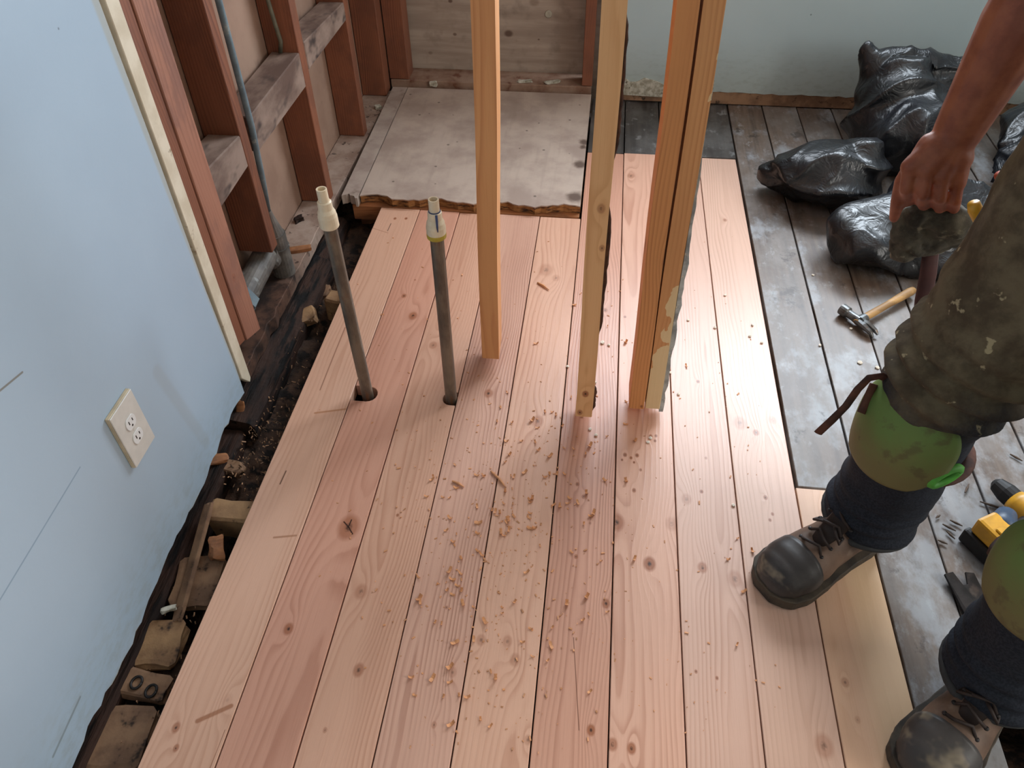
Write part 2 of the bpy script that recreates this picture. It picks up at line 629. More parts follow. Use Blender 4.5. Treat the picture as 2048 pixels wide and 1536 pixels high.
plank_knots = [
    [P(352, 1455, 7, .8), P(352, 1496, 5, .8), P(790, 437, 3, 1), P(812, 437, 3, 1), P(455, 1400, 9, .15)],
    [P(697, 1055, 21, .75), P(577, 1258, 9, .9), P(826, 632, 9, .8), P(808, 592, 5, .8), P(830, 560, 2, .8), P(880, 470, 4, .7)],
    [P(722, 1183, 12, .45), P(717, 1340, 10, .7), P(866, 690, 8, .5), P(893, 443, 5, .8), P(795, 1030, 3, .9), P(650, 1460, 4, .5)],
    [P(977, 787, 9, .75), P(905, 1345, 8, .4), P(985, 692, 6, .4), P(893, 1215, 3, .6), P(868, 1450, 5, .5), P(895, 640, 4, .4)],
    [P(1075, 843, 12, .6), P(1092, 540, 15, .35), P(1112, 556, 8, .3), P(1015, 1283, 9, .4), P(1030, 1320, 10, .45), P(962, 1280, 9, .45), P(1055, 1480, 7, .35)],
    [P(1212, 1207, 8, .95), P(1182, 1460, 8, 1), P(1155, 968, 4, 1), P(1167, 993, 4, .9), P(1152, 1113, 4, .9), P(1210, 620, 5, .8), P(1180, 1046, 3, .7)],
    [P(1233, 1045, 15, .8), P(1299, 1128, 12, 1), P(1343, 1048, 12, .35), P(1225, 1489, 9, .8), P(1263, 1497, 8, .95), P(1262, 352, 7, .6),
     P(1250, 910, 4, 1), P(1262, 916, 3, 1), P(1274, 911, 4, 1), P(1244, 920, 2.5, 1), P(1268, 925, 2.5, 1), P(1301, 873, 4, .9), P(1312, 872, 3, .9), P(1310, 882, 3, .9), P(1281, 940, 3, .8), P(1268, 981, 4, .9), P(1250, 634, 3, .9)],
    [P(1405, 1135, 9, .75), P(1470, 1158, 14, .4), P(1373, 998, 10, .35), P(1403, 983, 3.5, 1), P(1412, 916, 3, .5), P(1392, 1343, 3, .8), P(1434, 1356, 3, .8), P(1396, 763, 3.5, 1)],
    [P(1480, 846, 13, .4), P(1512, 865, 6, .8), P(1531, 995, 4, .9), P(1545, 1028, 3, .9), P(1540, 1040, 3, .9), P(1648, 1492, 16, .45), P(1545, 840, 8, .3), P(1450, 440, 4, .6)],
    [P(1690, 1365, 7, .5), P(1648, 1024, 7, .35), P(1715, 1440, 5, .3)],
]
# far end of each plank, early / late wood colour
far = [2.225, 2.222, 2.218, 2.222, 2.22, 2.675, 2.68, 2.675, 2.672, 1.152]
tone = [((213, 168, 142), (183, 132, 104)), ((207, 154, 130), (173, 116, 92)), ((213, 166, 140), (179, 126, 100)),
        ((211, 166, 144), (165, 116, 96)), ((217, 171, 145), (185, 132, 106)), ((207, 156, 132), (167, 114, 92)),
        ((219, 172, 148), (185, 132, 108)), ((213, 174, 154), (183, 138, 116)), ((215, 177, 156), (185, 144, 122)),
        ((217, 176, 146), (193, 144, 112))]


def plank1_marks(t, u, v, col, base):
    for a, b, w, c, k in (((395, 1442), (462, 1412), .006, (150, 92, 56), .75), ((548, 1075), (592, 1071), .0035, (150, 100, 66), .7), ((630, 826), (692, 818), .004, (170, 112, 70), .7),
                          ((560, 968), (572, 942), .0022, (92, 60, 42), .9), ((640, 780), (690, 655), .0022, (120, 70, 50), .6), ((775, 462), (782, 447), .0018, (70, 46, 34), .9), ((745, 456), (776, 466), .0016, (150, 92, 60), .7), ((420, 1536), (450, 1460), .0012, (140, 90, 62), .7)):
        p, q = onZ(*a), onZ(*b)
        col = t.mix(t.m('MULTIPLY', seg_mask(t, u, v, (p.x, p.y), (q.x, q.y), w), k), col, rgba(c))
    return col


def plank2_marks(t, u, v, col, base):
    for a, b in (((688, 1044), (697, 1054)), ((697, 1054), (705, 1068)), ((703, 1040), (697, 1054))):
        p, q = onZ(*a), onZ(*b)
        col = t.mix(t.m('MULTIPLY', seg_mask(t, u, v, (p.x, p.y), (q.x, q.y), .0022), .95), col, rgba((46, 26, 18)))
    return col


def plank5_marks(t, u, v, col, base):
    return col


def plank6_marks(t, u, v, col, base):
    p, q = onZ(1147, 1275), onZ(1158, 1460)
    return t.mix(t.m('MULTIPLY', seg_mask(t, u, v, (p.x, p.y), (q.x, q.y), .0013), .8), col, rgba((110, 66, 48)))


def plank7_marks(t, u, v, col, base):
    p, q = onZ(1206, 690), onZ(1224, 686)
    k = t.m('MULTIPLY', seg_mask(t, u, v, (p.x, p.y), (q.x, q.y), .022), t.step(t.noise(base, 70.0, 4.0, 0.7), 0.42, 0.60))
    return t.mix(t.m('MULTIPLY', k, .75), col, rgba((226, 214, 196)))


marks = {6: plank7_marks, 0: plank1_marks, 1: plank2_marks, 5: plank6_marks}
for i in range(10):
    x0, x1 = SEAM[i] + 0.0013, SEAM[i + 1] - 0.0013
    if i == 9:
        x1 = SEAM[10] + 0.0045
    y0, y1 = -0.62 - 0.02 * (i % 3), far[i]
    pts = [(x0, y0), (x1, y0), (x1, y1), (x0, y1)]
    if i == 1:      # notch for the left pipe, cut in from the plank's left edge
        arc = [(-0.548 + 0.024 * math.cos(a), 1.345 + 0.026 * math.sin(a)) for a in [math.pi / 2 - math.pi * k / 8 for k in range(9)]]
        pts += [(x0, 1.372)] + arc + [(x0, 1.319)]
    if i == 2:      # notch for the middle pipe, cut in from the plank's right edge
        arc = [(-0.332 + 0.021 * math.cos(a), 1.352 + 0.023 * math.sin(a)) for a in [-math.pi / 2 - math.pi * k / 8 for k in range(9)]]
        pts = [(x0, y0), (x1, y0), (x1, 1.329)] + arc + [(x1, 1.376), (x1, y1), (x0, y1)]
    bmp = prism_bm(pts, lambda a, b, d: (a, b, d), -0.036, 0.0006 * math.sin(i * 2.3), 0.0012)
    mt = wood('fir_plank_%d' % i, tone[i][0], tone[i][1], plank_knots[i], 'Y', 3.7 * i + 1, (x0 + x1) / 2 + (0.05 * math.sin(i * 1.9)), (120, 100, 130, 120, 105, 125, 95, 115, 110, 80)[i],
              (0.03, 0.06, 0.02, 0.01, 0.05, 0.012, 0.045, 0.02, 0.015, 0.05)[i], (0.5, .65, .6, .85, .65, .8, .8, .7, .6, .4)[i], 0.32, slope=(1.2, 2.5, -1.6, 0.6, 2.2, 0.5, -2.6, 0.8, 1.1, 2.0)[i],
              sap=((0.545, 0.60, (224, 190, 152)) if i == 9 else None), extra=marks.get(i))
    link('plank', to_mesh(bmp), mt, floor)

# --- old dark boards (painted and worn) of the remaining floor


def old_mat(name, seed, dark):
    t = NT(name)
    s = t.sep(t.P)
    g = t.noise(t.scale(t.P, (40, 2.5, 40), (seed, 0, 0)), 1.0, 4.0, 0.6)
    n = t.noise(t.scale(t.P, (1, 0.7, 1), (seed, seed, 0)), 6.0, 6.0, 0.65)
    c1, c2, c3 = ((106, 90, 78), (80, 66, 57), (138, 134, 131)) if not dark else ((70, 64, 60), (44, 39, 37), (108, 106, 104))
    col = t.mix(t.step(g, 0.35, 0.7), rgba(c1), rgba(c2))
    col = t.mix(t.m('MULTIPLY', t.step(n, 0.42, 0.68), 0.55), col, rgba(c3))
    w = t.noise(t.scale(t.P, (1, 0.6, 1), (seed, 2, 7)), 21.0, 6.0, 0.72)
    col = t.mix(t.m('MULTIPLY', t.step(w, 0.56, 0.68), 0.4), col, rgba((166, 168, 168)))
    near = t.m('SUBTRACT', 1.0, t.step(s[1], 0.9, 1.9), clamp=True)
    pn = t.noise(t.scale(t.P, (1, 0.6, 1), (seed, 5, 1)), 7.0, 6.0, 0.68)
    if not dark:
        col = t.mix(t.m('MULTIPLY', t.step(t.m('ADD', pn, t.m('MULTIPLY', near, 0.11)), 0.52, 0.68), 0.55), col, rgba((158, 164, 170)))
    k = t.noise(t.scale(t.P, (1, 0.8, 1), (1, seed, 3)), 11.0, 6.0, 0.7)
    col = t.mix(t.m('MULTIPLY', t.step(k, 0.58, 0.66), 0.75), col, rgba((58, 48, 42)))
    t.bump(t.m('ADD', g, w), 0.18, 0.002)
    return t.done(col, t.m('ADD', 0.30, t.m('MULTIPLY', n, 0.3)), 0.55)


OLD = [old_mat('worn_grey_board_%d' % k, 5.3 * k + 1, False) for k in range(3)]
OLDD = [old_mat('blackened_board_%d' % k, 4.1 * k + 2, True) for k in range(2)]
ox = [0.508, 0.646, 0.784, 0.920, 1.058, 1.196, 1.334, 1.472, 1.61, 1.75, 1.89, 2.03, 2.17, 2.31, 2.45, 2.62]
for k in range(len(ox) - 1):
    a, b = ox[k] + 0.0022, ox[k + 1] - 0.0022
    if k == 0:
        ya = 1.158
    elif k == 1 or k == 2:
        ya = 0.0 if k == 1 else 0.70
    else:
        ya = -1.25
    a2 = a
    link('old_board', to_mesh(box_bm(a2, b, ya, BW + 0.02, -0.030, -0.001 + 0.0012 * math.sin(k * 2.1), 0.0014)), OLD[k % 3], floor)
    if k == 1:   # near length of the same run, left of the open joint
        pass
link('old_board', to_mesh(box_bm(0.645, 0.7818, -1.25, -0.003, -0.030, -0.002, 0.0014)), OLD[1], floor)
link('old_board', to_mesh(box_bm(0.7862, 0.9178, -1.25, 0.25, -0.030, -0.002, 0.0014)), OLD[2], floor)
# blackened stubs between the new planks and the back wall
for k, (a, b) in enumerate(((-0.043, 0.093), (0.095, 0.229), (0.231, 0.366), (0.368, 0.506))):
    link('old_board', to_mesh(box_bm(a + .001, b - .001, 2.684, BW + 0.02, -0.030, -0.003, 0.0014)), OLDD[k % 2], floor)
# boards under and behind the camera, left of the old run
for k in range(9):
    a = SEAM[k] + 0.0013
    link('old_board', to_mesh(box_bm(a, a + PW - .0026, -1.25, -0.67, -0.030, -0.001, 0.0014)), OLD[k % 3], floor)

# --- plywood platform on the alcove floor
rnd = random.Random(3)


def ragged(x0, x1, y, amp, n, seed):
    r = random.Random(seed)
    return [(x0 + (x1 - x0) * i / n, y + amp * (r.random() - 0.5) + 0.012 * math.sin(i * 0.55)) for i in range(n + 1)]


def ply_mat():
    t = NT('dusty_plywood_panel')
    n = t.noise(t.P, 6.0, 5.0, 0.6)
    col = t.mix(t.step(n, 0.35, 0.65), rgba((184, 166, 152)), rgba((160, 141, 129)))
    g = t.noise(t.scale(t.P, (30, 3, 30)), 1.0, 3.0)
    col = t.mix(t.m('MULTIPLY', t.step(g, 0.5, 0.8), 0.3), col, rgba((136, 118, 106)))
    s = t.sep(t.P)
    for (u, v, r) in ((1160, 335, 0.022), (1150, 400, 0.028), (1168, 290, 0.018), (1166, 300, 0.012)):
        p = onZ(u, v, 0.02)
        dx, dy = t.m('SUBTRACT', s[0], p.x), t.m('MULTIPLY', t.m('SUBTRACT', s[1], p.y), 0.9)
        d = t.m('SQRT', t.m('ADD', t.m('MULTIPLY', dx, dx), t.m('MULTIPLY', dy, dy)))
        d = t.m('ADD', d, t.m('MULTIPLY', t.m('SUBTRACT', t.noise(t.P, 45.0), 0.5), 0.02))
        col = t.mix(t.m('MULTIPLY', t.m('SUBTRACT', 1.0, t.step(d, r * 0.5, r * 1.5), clamp=True), 0.85), col, rgba((74, 52, 40)))
    sp = t.voro(t.P, 14.0)
    col = t.mix(t.m('MULTIPLY', t.m('SUBTRACT', 1.0, t.step(sp, 0.05, 0.09), clamp=True), 0.7), col, rgba((70, 58, 52)))
    t.bump(g, 0.12)
    return t.done(col, 0.7, 0.35)


M['ply'] = ply_mat()
front = ragged(-0.80, -0.048, 2.240, 0.012, 40, 5)
bmp = prism_bm(front + [(-0.048, 3.10), (-0.815, 3.10)], lambda a, b, d: (a, b, d), 0.0275, 0.0315)
pl = link('plywood_panel', to_mesh(bmp), M['ply'], floor)
front2 = [(x, y + 0.004 + 0.009 * rnd.random()) for x, y in front]
bmp = prism_bm(front2 + [(-0.05, 3.095), (-0.813, 3.095)], lambda a, b, d: (a, b, d), -0.002, 0.0272)
link('plywood_core', to_mesh(bmp), M['ragged'], pl)
f3 = ragged(-0.862, -0.804, 2.236, 0.010, 8, 9)
bmp = prism_bm(f3 + [(-0.818, 3.10), (-0.880, 3.10)], lambda a, b, d: (a, b, d), -0.002, 0.0315)
link('edge_strip', to_mesh(bmp), M['grey_ply'], floor, )

# --- left wall: drywall with a torn lower edge and the outlet
r = random.Random(11)
low = []
for k in range(120):
    y = -1.25 + (1.315 + 1.25) * k / 119
    zb = -0.056 if y < 0.4 else (-0.056 + (y - 0.4) / 0.9 * 0.062)
    low.append((y, zb + 0.010 * (r.random() - 0.5) + 0.008 * math.sin(y * 17) + 0.006 * mnoise.noise(Vector((y * 30, 0, 0)))))
right = [(1.318, 0.10), (1.310, 0.35), (1.312, 0.7), (1.305, 1.2), (1.305, CEIL)]
out = low + right + [(-1.25, CEIL)]
wl = link('wall_left', to_mesh(prism_bm(out, lambda a, b, d: (d, a, b), LW, LW - 0.0015)), M['blue'], kind='structure')
core = [(y, z - 0.002 + 0.004 * (r.random() - 0.7)) for y, z in low] + [(a + 0.003, b) for a, b in right] + [(-1.25, CEIL)]
link('gypsum_core', to_mesh(prism_bm(core, lambda a, b, d: (d, a, b), LW - 0.0016, LW - 0.014)), M['gypsum'], wl)
# cream strip that closes the cut end of the drywall
cs = [(1.322, 0.045), (1.352, 0.004), (1.362, 0.012), (1.366, CEIL), (1.322, CEIL)]
link('trim_1', to_mesh(prism_bm(cs, lambda a, b, d: (d, a, b), LW - 0.014, LW + 0.003, 0.0015)), M['cream'], kind='structure')

# tan hardboard that shows between the studs: the back of the next room's wall
link('wall_cavity', to_mesh(box_bm(-1.012, -1.000, -1.25, BW + 0.14, -0.30, CEIL)), M['panel'], kind='structure')

# --- back wall: plaster right of the alcove with a window opening above the frame
r = random.Random(4)
wb_x0 = 0.005
lowb = [(wb_x0 + (2.62 - wb_x0) * k / 90, 0.052 + 0.006 * (r.random() - 0.5) + (0.010 if k < 16 else 0.0) * r.random()) for k in range(91)]
x0, x1, z0, z1 = WIN_B
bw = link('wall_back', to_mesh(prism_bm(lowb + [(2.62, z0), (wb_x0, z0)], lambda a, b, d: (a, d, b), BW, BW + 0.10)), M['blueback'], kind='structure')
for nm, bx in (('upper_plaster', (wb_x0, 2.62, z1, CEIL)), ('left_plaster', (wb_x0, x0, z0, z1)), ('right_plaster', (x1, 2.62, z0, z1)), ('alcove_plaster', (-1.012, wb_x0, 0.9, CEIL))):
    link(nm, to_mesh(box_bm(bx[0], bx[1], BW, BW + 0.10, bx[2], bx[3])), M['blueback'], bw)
link('footing', to_mesh(box_bm(0.02, 2.72, BW + 0.03, BW + 0.10, -0.30, 0.045)), M['gypsum'], bw)
w1 = empty('window_1', kind='structure')
for a, b, c, d in ((x0, x1, z0, z0 + .05), (x0, x1, z1 - .05, z1), (x0, x0 + .05, z0 + .05, z1 - .05), (x1 - .05, x1, z0 + .05, z1 - .05), (0.805, 0.845, z0 + .05, z1 - .05)):
    link('frame', to_mesh(box_bm(a, b, BW + 0.03, BW + 0.08, c, d, .003)), M['white'], w1)
# torn plaster and bare wood strip where the baseboard was
r = random.Random(8)
strip = [(0.03 + 2.58 * k / 70, 0.050 + 0.010 * r.random()) for k in range(71)] + [(2.61, 0.004), (0.03, 0.004)]
link('baseboard_back', to_mesh(prism_bm(strip, lambda a, b, d: (a, d, b), BW + 0.002, BW + 0.02)), M['scrap_brown'], kind='structure')
pieces = ragged(0.05, 0.44, 0.0, 0.03, 14, 2)
link('trim_2', to_mesh(prism_bm([(x, 0.085 + y * 0.8) for x, y in pieces] + [(0.44, 0.02), (0.05, 0.03)], lambda a, b, d: (a, d, b), BW - 0.006, BW + 0.001)), M['gypsum'], kind='structure')

# --- alcove back panel
link('wall_alcove', to_mesh(box_bm(-1.012, 0.02, BW + 0.125, BW + 0.140, -0.30, CEIL)), M['grey_panel'], kind='structure')
# --- rest of the room, outside the picture
y0, y1, z0, z1 = WIN_R
wr = link('wall_right', to_mesh(box_bm(2.62, 2.72, -1.35, BW + 0.1, -0.30, z0)), M['roomwall'], kind='structure')
for nm, bx in (('upper_plaster', (-1.35, BW + 0.1, z1, CEIL)), ('near_plaster', (-1.35, y0, z0, z1)), ('far_plaster', (y1, BW + 0.1, z0, z1))):
    link(nm, to_mesh(box_bm(2.62, 2.72, bx[0], bx[1], bx[2], bx[3])), M['roomwall'], wr)
w2 = empty('fill_window', kind='structure')  # unseen window, added as the opening for the fill light
for a, b, c, d in ((y0, y1, z0, z0 + .05), (y0, y1, z1 - .05, z1), (y0, y0 + .05, z0 + .05, z1 - .05), (y1 - .05, y1, z0 + .05, z1 - .05)):
    link('frame', to_mesh(box_bm(2.64, 2.69, a, b, c, d, .003)), M['white'], w2)
link('wall_front', to_mesh(box_bm(-1.012, 2.72, -1.35, -1.25, -0.30, CEIL)), M['roomwall'], kind='structure')
link('ceiling', to_mesh(box_bm(-1.012, 2.72, -1.35, BW + 0.14, CEIL, CEIL + 0.05)), M['white'], kind='structure')

# ================================================================== WALL FRAMING ON THE LEFT
FT = 2.40
def framing(name, x0, x1, y0, y1, zb0, zb1, label, mat, zt=FT):
    """upright timber; zb0 / zb1 bottom height at its near and far side"""
    b = hexa_bm([(x0, y0, zb0), (x1, y0, zb0), (x1, y1, zb1), (x0, y1, zb1)], [(x0, y0, zt), (x1, y0, zt), (x1, y1, zt), (x0, y1, zt)], 0.002)
    return link(name, to_mesh(b), mat, None, label, 'stud', 'studs of the opened left wall')


framing('wall_stud', -0.930, -0.884, 1.430, 1.512, 0.080, 0.050, 'broad pinkish brown stud hanging beside the cream strip at the cut drywall', M['frame_a'])
framing('wall_stud', -0.930, -0.8880, 1.3900, 1.4285, 0.092, 0.082, 'narrow reddish timber strip between cream strip and broad stud', M['frame'])
framing('wall_stud', -0.998, -0.900, 1.725, 1.768, 0.15, 0.15, 'red brown stud whose cut foot stops above the horizontal grey pipe', M['frame'])
framing('wall_stud', -0.998, -0.900, 2.215, 2.262, 0.016, 0.016, 'red brown stud behind the pipe with the plain cream cap', M['frame'])
framing('wall_stud', -0.998, -0.900, 2.690, 2.735, 0.016, 0.016, 'short looking red brown stud between timber block and alcove corner', M['frame'])
framing('wall_stud', -0.998, -0.896, 3.045, 3.118, 0.016, 0.016, 'dark brown double stud on the left in the alcove corner', M['frame'])
framing('wall_stud', -0.893, -0.812, 3.118, 3.205, 0.058, 0.058, 'red brown corner stud at left edge of the grey plywood back', M['frame'])
framing('wall_stud', -0.090, -0.048, 3.118, 3.205, 0.058, 0.058, 'red brown stud at right edge of the grey plywood back', M['frame'])

# sole plates
sp = prism_bm([(-0.998, 1.385), (-0.975, 1.37)] + [(-0.892 + 0.012 * mnoise.noise(Vector((k * .9, 4, 0))), 1.40 + 0.7 * k / 20) for k in range(21)] + [(-0.888, 3.10), (-0.998, 3.10)], lambda a, b, d: (a, b, d), -0.030, 0.0145, 0.002)


def sole_mat():
    t = NT('dusty_sole_plate')
    s = t.sep(t.P)
    n = t.noise(t.P, 12.0, 5.0, 0.65)
    col = t.mix(t.step(n, 0.35, 0.65), rgba((166, 146, 132)), rgba((136, 112, 98)))
    rot = t.m('SUBTRACT', 1.0, t.step(t.m('ADD', s[1], t.m('MULTIPLY', t.m('SUBTRACT', n, 0.5), 0.5)), 1.72, 1.98), clamp=True)
    col = t.mix(rot, col, t.mix(t.step(n, 0.35, 0.6), rgba((40, 29, 24)), rgba((92, 64, 50))))
    k = t.noise(t.P, 38.0, 3.0, 0.6)
    col = t.mix(t.m('MULTIPLY', t.step(k, 0.62, 0.68), 0.8), col, rgba((52, 38, 32)))
    t.bump(n, 0.3)
    return t.done(col, 0.8, 0.3)


link('sole_plate', to_mesh(sp), sole_mat(), None, 'dusty grey timber plate on the floor under the left studs', 'timber')
link('sole_plate', to_mesh(box_bm(-0.890, -0.050, BW - 0.006, BW + 0.122, 0.020, 0.056, .002)),
     mottled('dusty_red_plate', (150, 124, 106), (120, 88, 70), 10, 0.8, c3=(104, 64, 46), s3=20, bump=0.2), None, 'dusty timber plate along the foot of the grey plywood back', 'timber')

# fire blocks between the studs
def block(tl, tr, bl, br, y0, y1, label):
    a, b_, c, d = (onX(*q, -0.900) for q in (tl, tr, bl, br))
    zt0, zt1, zb0, zb1 = a.z, b_.z, c.z, d.z
    b = hexa_bm([(-0.985, y0, zb0), (-0.899, y0, zb0), (-0.899, y1, zb1), (-0.985, y1, zb1)], [(-0.985, y0, zt0), (-0.899, y0, zt0), (-0.899, y1, zt1), (-0.985, y1, zt1)], 0.003)
    link('timber_block', to_mesh(b), M['grey_wood'], None, label, 'timber', 'blocks nailed between the left studs')


block((423, 325), (496, 249), (449, 407), (516, 305), 1.506, 1.723, 'dusty grey timber block beside the broad pinkish stud, lowest of three')
block((505, 226), (601, 101), (525, 293), (610, 176), 1.800, 2.213, 'dusty grey timber block with black stain, middle of three')
block((607, 85), (690, 0), (619, 138), (692, 41), 2.264, 2.688, 'dusty grey timber block running out of the top, farthest of three')

# ================================================================== STUDS LEFT STANDING OVER THE NEW PLANKS
GAP = 0.036
M['stud1'] = wood('orange_stud_grain', (224, 164, 108), (190, 120, 68), (), 'Z', 11.2, 1.0, 130, 0.05, 0.85, 0.55, rel=0.2)
_s2 = onZ(1165, 720, 0.10)
M['stud2'] = wood('pale_stud_grain', (234, 182, 128), (204, 142, 88), [(0.01 + 1.29 * .83, 0.115, 0.008, 1.0), (0.012 + 1.29 * .83, 0.62, 0.008, .6), (0.0 + 1.29 * .83, 0.05, 0.007, .8), (0.02 + 1.29 * .83, .53, .006, .6)], 'Z', 5.6, 1.08, 120, 0.03, 0.7, 0.55, rel=0.2)
M['stud3'] = wood('brown_stud_grain', (214, 148, 90), (178, 108, 60), [(0.160 + 1.33 * .83, 0.475, 0.013, 1.0), (.15 + 1.33 * .83, .045, .004, .9)], 'Z', 8.9, 1.16, 110, 0.03, 0.85, 0.55, rel=0.2)


def compound(t, u, v, col, base):
    n = t.noise(t.scale(base, (1, 0.6, 1), (3, 1, 0)), 22.0, 3.0, 0.55)
    k = t.m('SUBTRACT', 1.0, t.step(v, 0.06, 0.62), clamp=True)
    s = t.sep(t.P)
    side = t.m('MULTIPLY', t.m('SUBTRACT', s[0], 0.180), 9.0)
    f = t.step(t.m('ADD', t.m('ADD', n, t.m('MULTIPLY', k, 0.34)), side), 0.62, 0.632)
    return t.mix(f, col, rgba((226, 196, 148)))


M['stud4'] = wood('plaster_smeared_stud_grain', (218, 158, 102), (184, 118, 68), (), 'Z', 2.9, 1.2, 110, 0.03, 0.8, 0.55, rel=0.2, extra=compound)
M['bark'] = mottled('dark_bark_wane', (86, 52, 32), (50, 30, 20), 30, 0.85, bump=0.6)
M['bluegrey'] = mottled('grey_blue_drywall_edge', (190, 192, 188), (146, 148, 146), 30, 0.85, c3=(216, 206, 186), s3=50, bump=0.5)


def stud(bl, br, tl, tr, depth, mat, label, skew=0.0):
    a, b_ = onZ(*bl, GAP), onZ(*br, GAP)
    yb = min(a.y, b_.y)
    a, b_ = onY(*bl, yb), onY(*br, yb)
    c, d = onY(*tl, yb), onY(*tr, yb)
    zt = 2.28

    def ext(p, q):
        k = (zt - p.z) / (q.z - p.z)
        return p + (q - p) * k
    A = Vector((a.x, yb, GAP)); B = Vector((b_.x, yb, GAP))
    T0, T1 = ext(a, c), ext(b_, d)
    # keep the sawn width
    w = B.x - A.x
    T1 = Vector((T0.x + w, yb, zt))
    n = 24
    bm = bmesh.new()
    rings = []
    for k in range(n + 1):
        f = k / n
        p = A.lerp(T0, f)
        q = B.lerp(T1, f)
        wob = 0.0012 * math.sin(f * 21 + bl[0])
        rings.append([bm.verts.new(x) for x in ((p.x + wob, yb, p.z), (q.x + wob, yb, q.z), (q.x + wob + skew, yb + depth, q.z), (p.x + wob + skew, yb + depth, p.z))])
    for k in range(n):
        for j in range(4):
            bm.faces.new((rings[k][j], rings[k][(j + 1) % 4], rings[k + 1][(j + 1) % 4], rings[k + 1][j]))
    bm.faces.new(rings[0][::-1])
    bm.faces.new(rings[-1])
    es = [e for e in bm.edges if abs(e.verts[0].co.z - e.verts[1].co.z) > 0.02]
    bmesh.ops.bevel(bm, geom=es, offset=0.0022, segments=2, affect='EDGES', profile=0.5)
    return link('partition_stud', to_mesh(bm), mat, None, label, 'stud', 'studs left hanging over the new planks'), A, B, T0, T1


stud((963, 716), (997, 716), (941, 0), (985, 0), 0.088, M['stud1'], 'orange brown stud over the planks, nearest to the grey pipes', -0.004)
s2, A2, B2, TA2, TB2 = stud((1150, 832), (1184, 828), (1203, 0), (1250, 0), 0.088, M['stud2'], 'single pale stud with bark edge, left of the doubled studs', 0.0)
s3, A3, B3, _, _ = stud((1257, 816), (1287, 818), (1354, 0), (1395, 0), 0.088, M['stud3'], 'left one of the two studs standing side by side', 0.0)
s4, A4, B4, TA4, TB4 = stud((1289, 816), (1319, 814), (1408, 0), (1450, 0), 0.088, M['stud4'], 'right one of the doubled studs, smeared with cream plaster', 0.0)
# wane (bark) along the right arris of the single stud
bm = bmesh.new()
r = random.Random(2)
for (f0, f1) in ((0.004, 0.045), (0.11, 0.26), (0.30, 0.42)):
    pts, rad = [], []
    n = 22
    for k in range(n + 1):
        f = f0 + (f1 - f0) * k / n
        p = B2.lerp(TB2, f)
        pts.append((p.x - 0.0015, p.y + 0.014, p.z))
        rad.append((0.0065 + 0.003 * r.random()) * min(1.0, math.sin(math.pi * (k + 0.4) / (n + 0.8)) * 2.2))
    tube_bm(pts, rad, 8, bm)
link('bark_edge', to_mesh(bm), M['bark'], s2, label='dark bark left along the edge')
# torn drywall edge on the right of the doubled studs
bm = bmesh.new()
r = random.Random(5)
n = 34
prev = None
rows = []
for k in range(n + 1):
    f = -0.006 + 0.34 * k / n
    p = B4.lerp(TB4, f)
    w = (0.010 + 0.006 * r.random()) * (1.0 if k < 20 else 1.0 - (k - 20) / 16)
    rows.append([bm.verts.new(q) for q in ((p.x + .0006, p.y + 0.004, p.z), (p.x + w * 0.8, p.y + 0.002 + 0.004 * r.random(), p.z), (p.x + w * 0.8, p.y + 0.05, p.z), (p.x + .0006, p.y + 0.05, p.z))])
for k in range(n):
    for j in range(4):
        bm.faces.new((rows[k][j], rows[k][(j + 1) % 4], rows[k + 1][(j + 1) % 4], rows[k + 1][j]))
bm.faces.new(rows[0][::-1]); bm.faces.new(rows[-1])
link('drywall_scrap', to_mesh(bm), M['bluegrey'], s4, label='grey blue torn drywall edge')
link('header_beam', to_mesh(box_bm(-1.0, 2.62, 1.22, 1.60, 2.28, CEIL, .003)), M['stud1'], None, 'timber header under the ceiling carrying the hanging studs', 'beam')

# ================================================================== PIPES IN THE NEW FLOOR
M['galv'] = mottled('rusty_galvanised_steel', (132, 120, 104), (98, 88, 78), 22, 0.42, c3=(120, 78, 48), s3=18, t3=(0.58, 0.7), bump=0.25, metal=0.45, stretch=(1, 1, 0.4))
M['pvc'] = plain('cream_plastic', (236, 216, 184), 0.35, 0.5, var=0.03)
M['primer'] = plain('blue_primer', (58, 70, 110), 0.4)
M['yellowglue'] = plain('yellow_cement', (206, 178, 60), 0.4)
M['bore'] = plain('bore_dark', (40, 30, 24), 0.9)


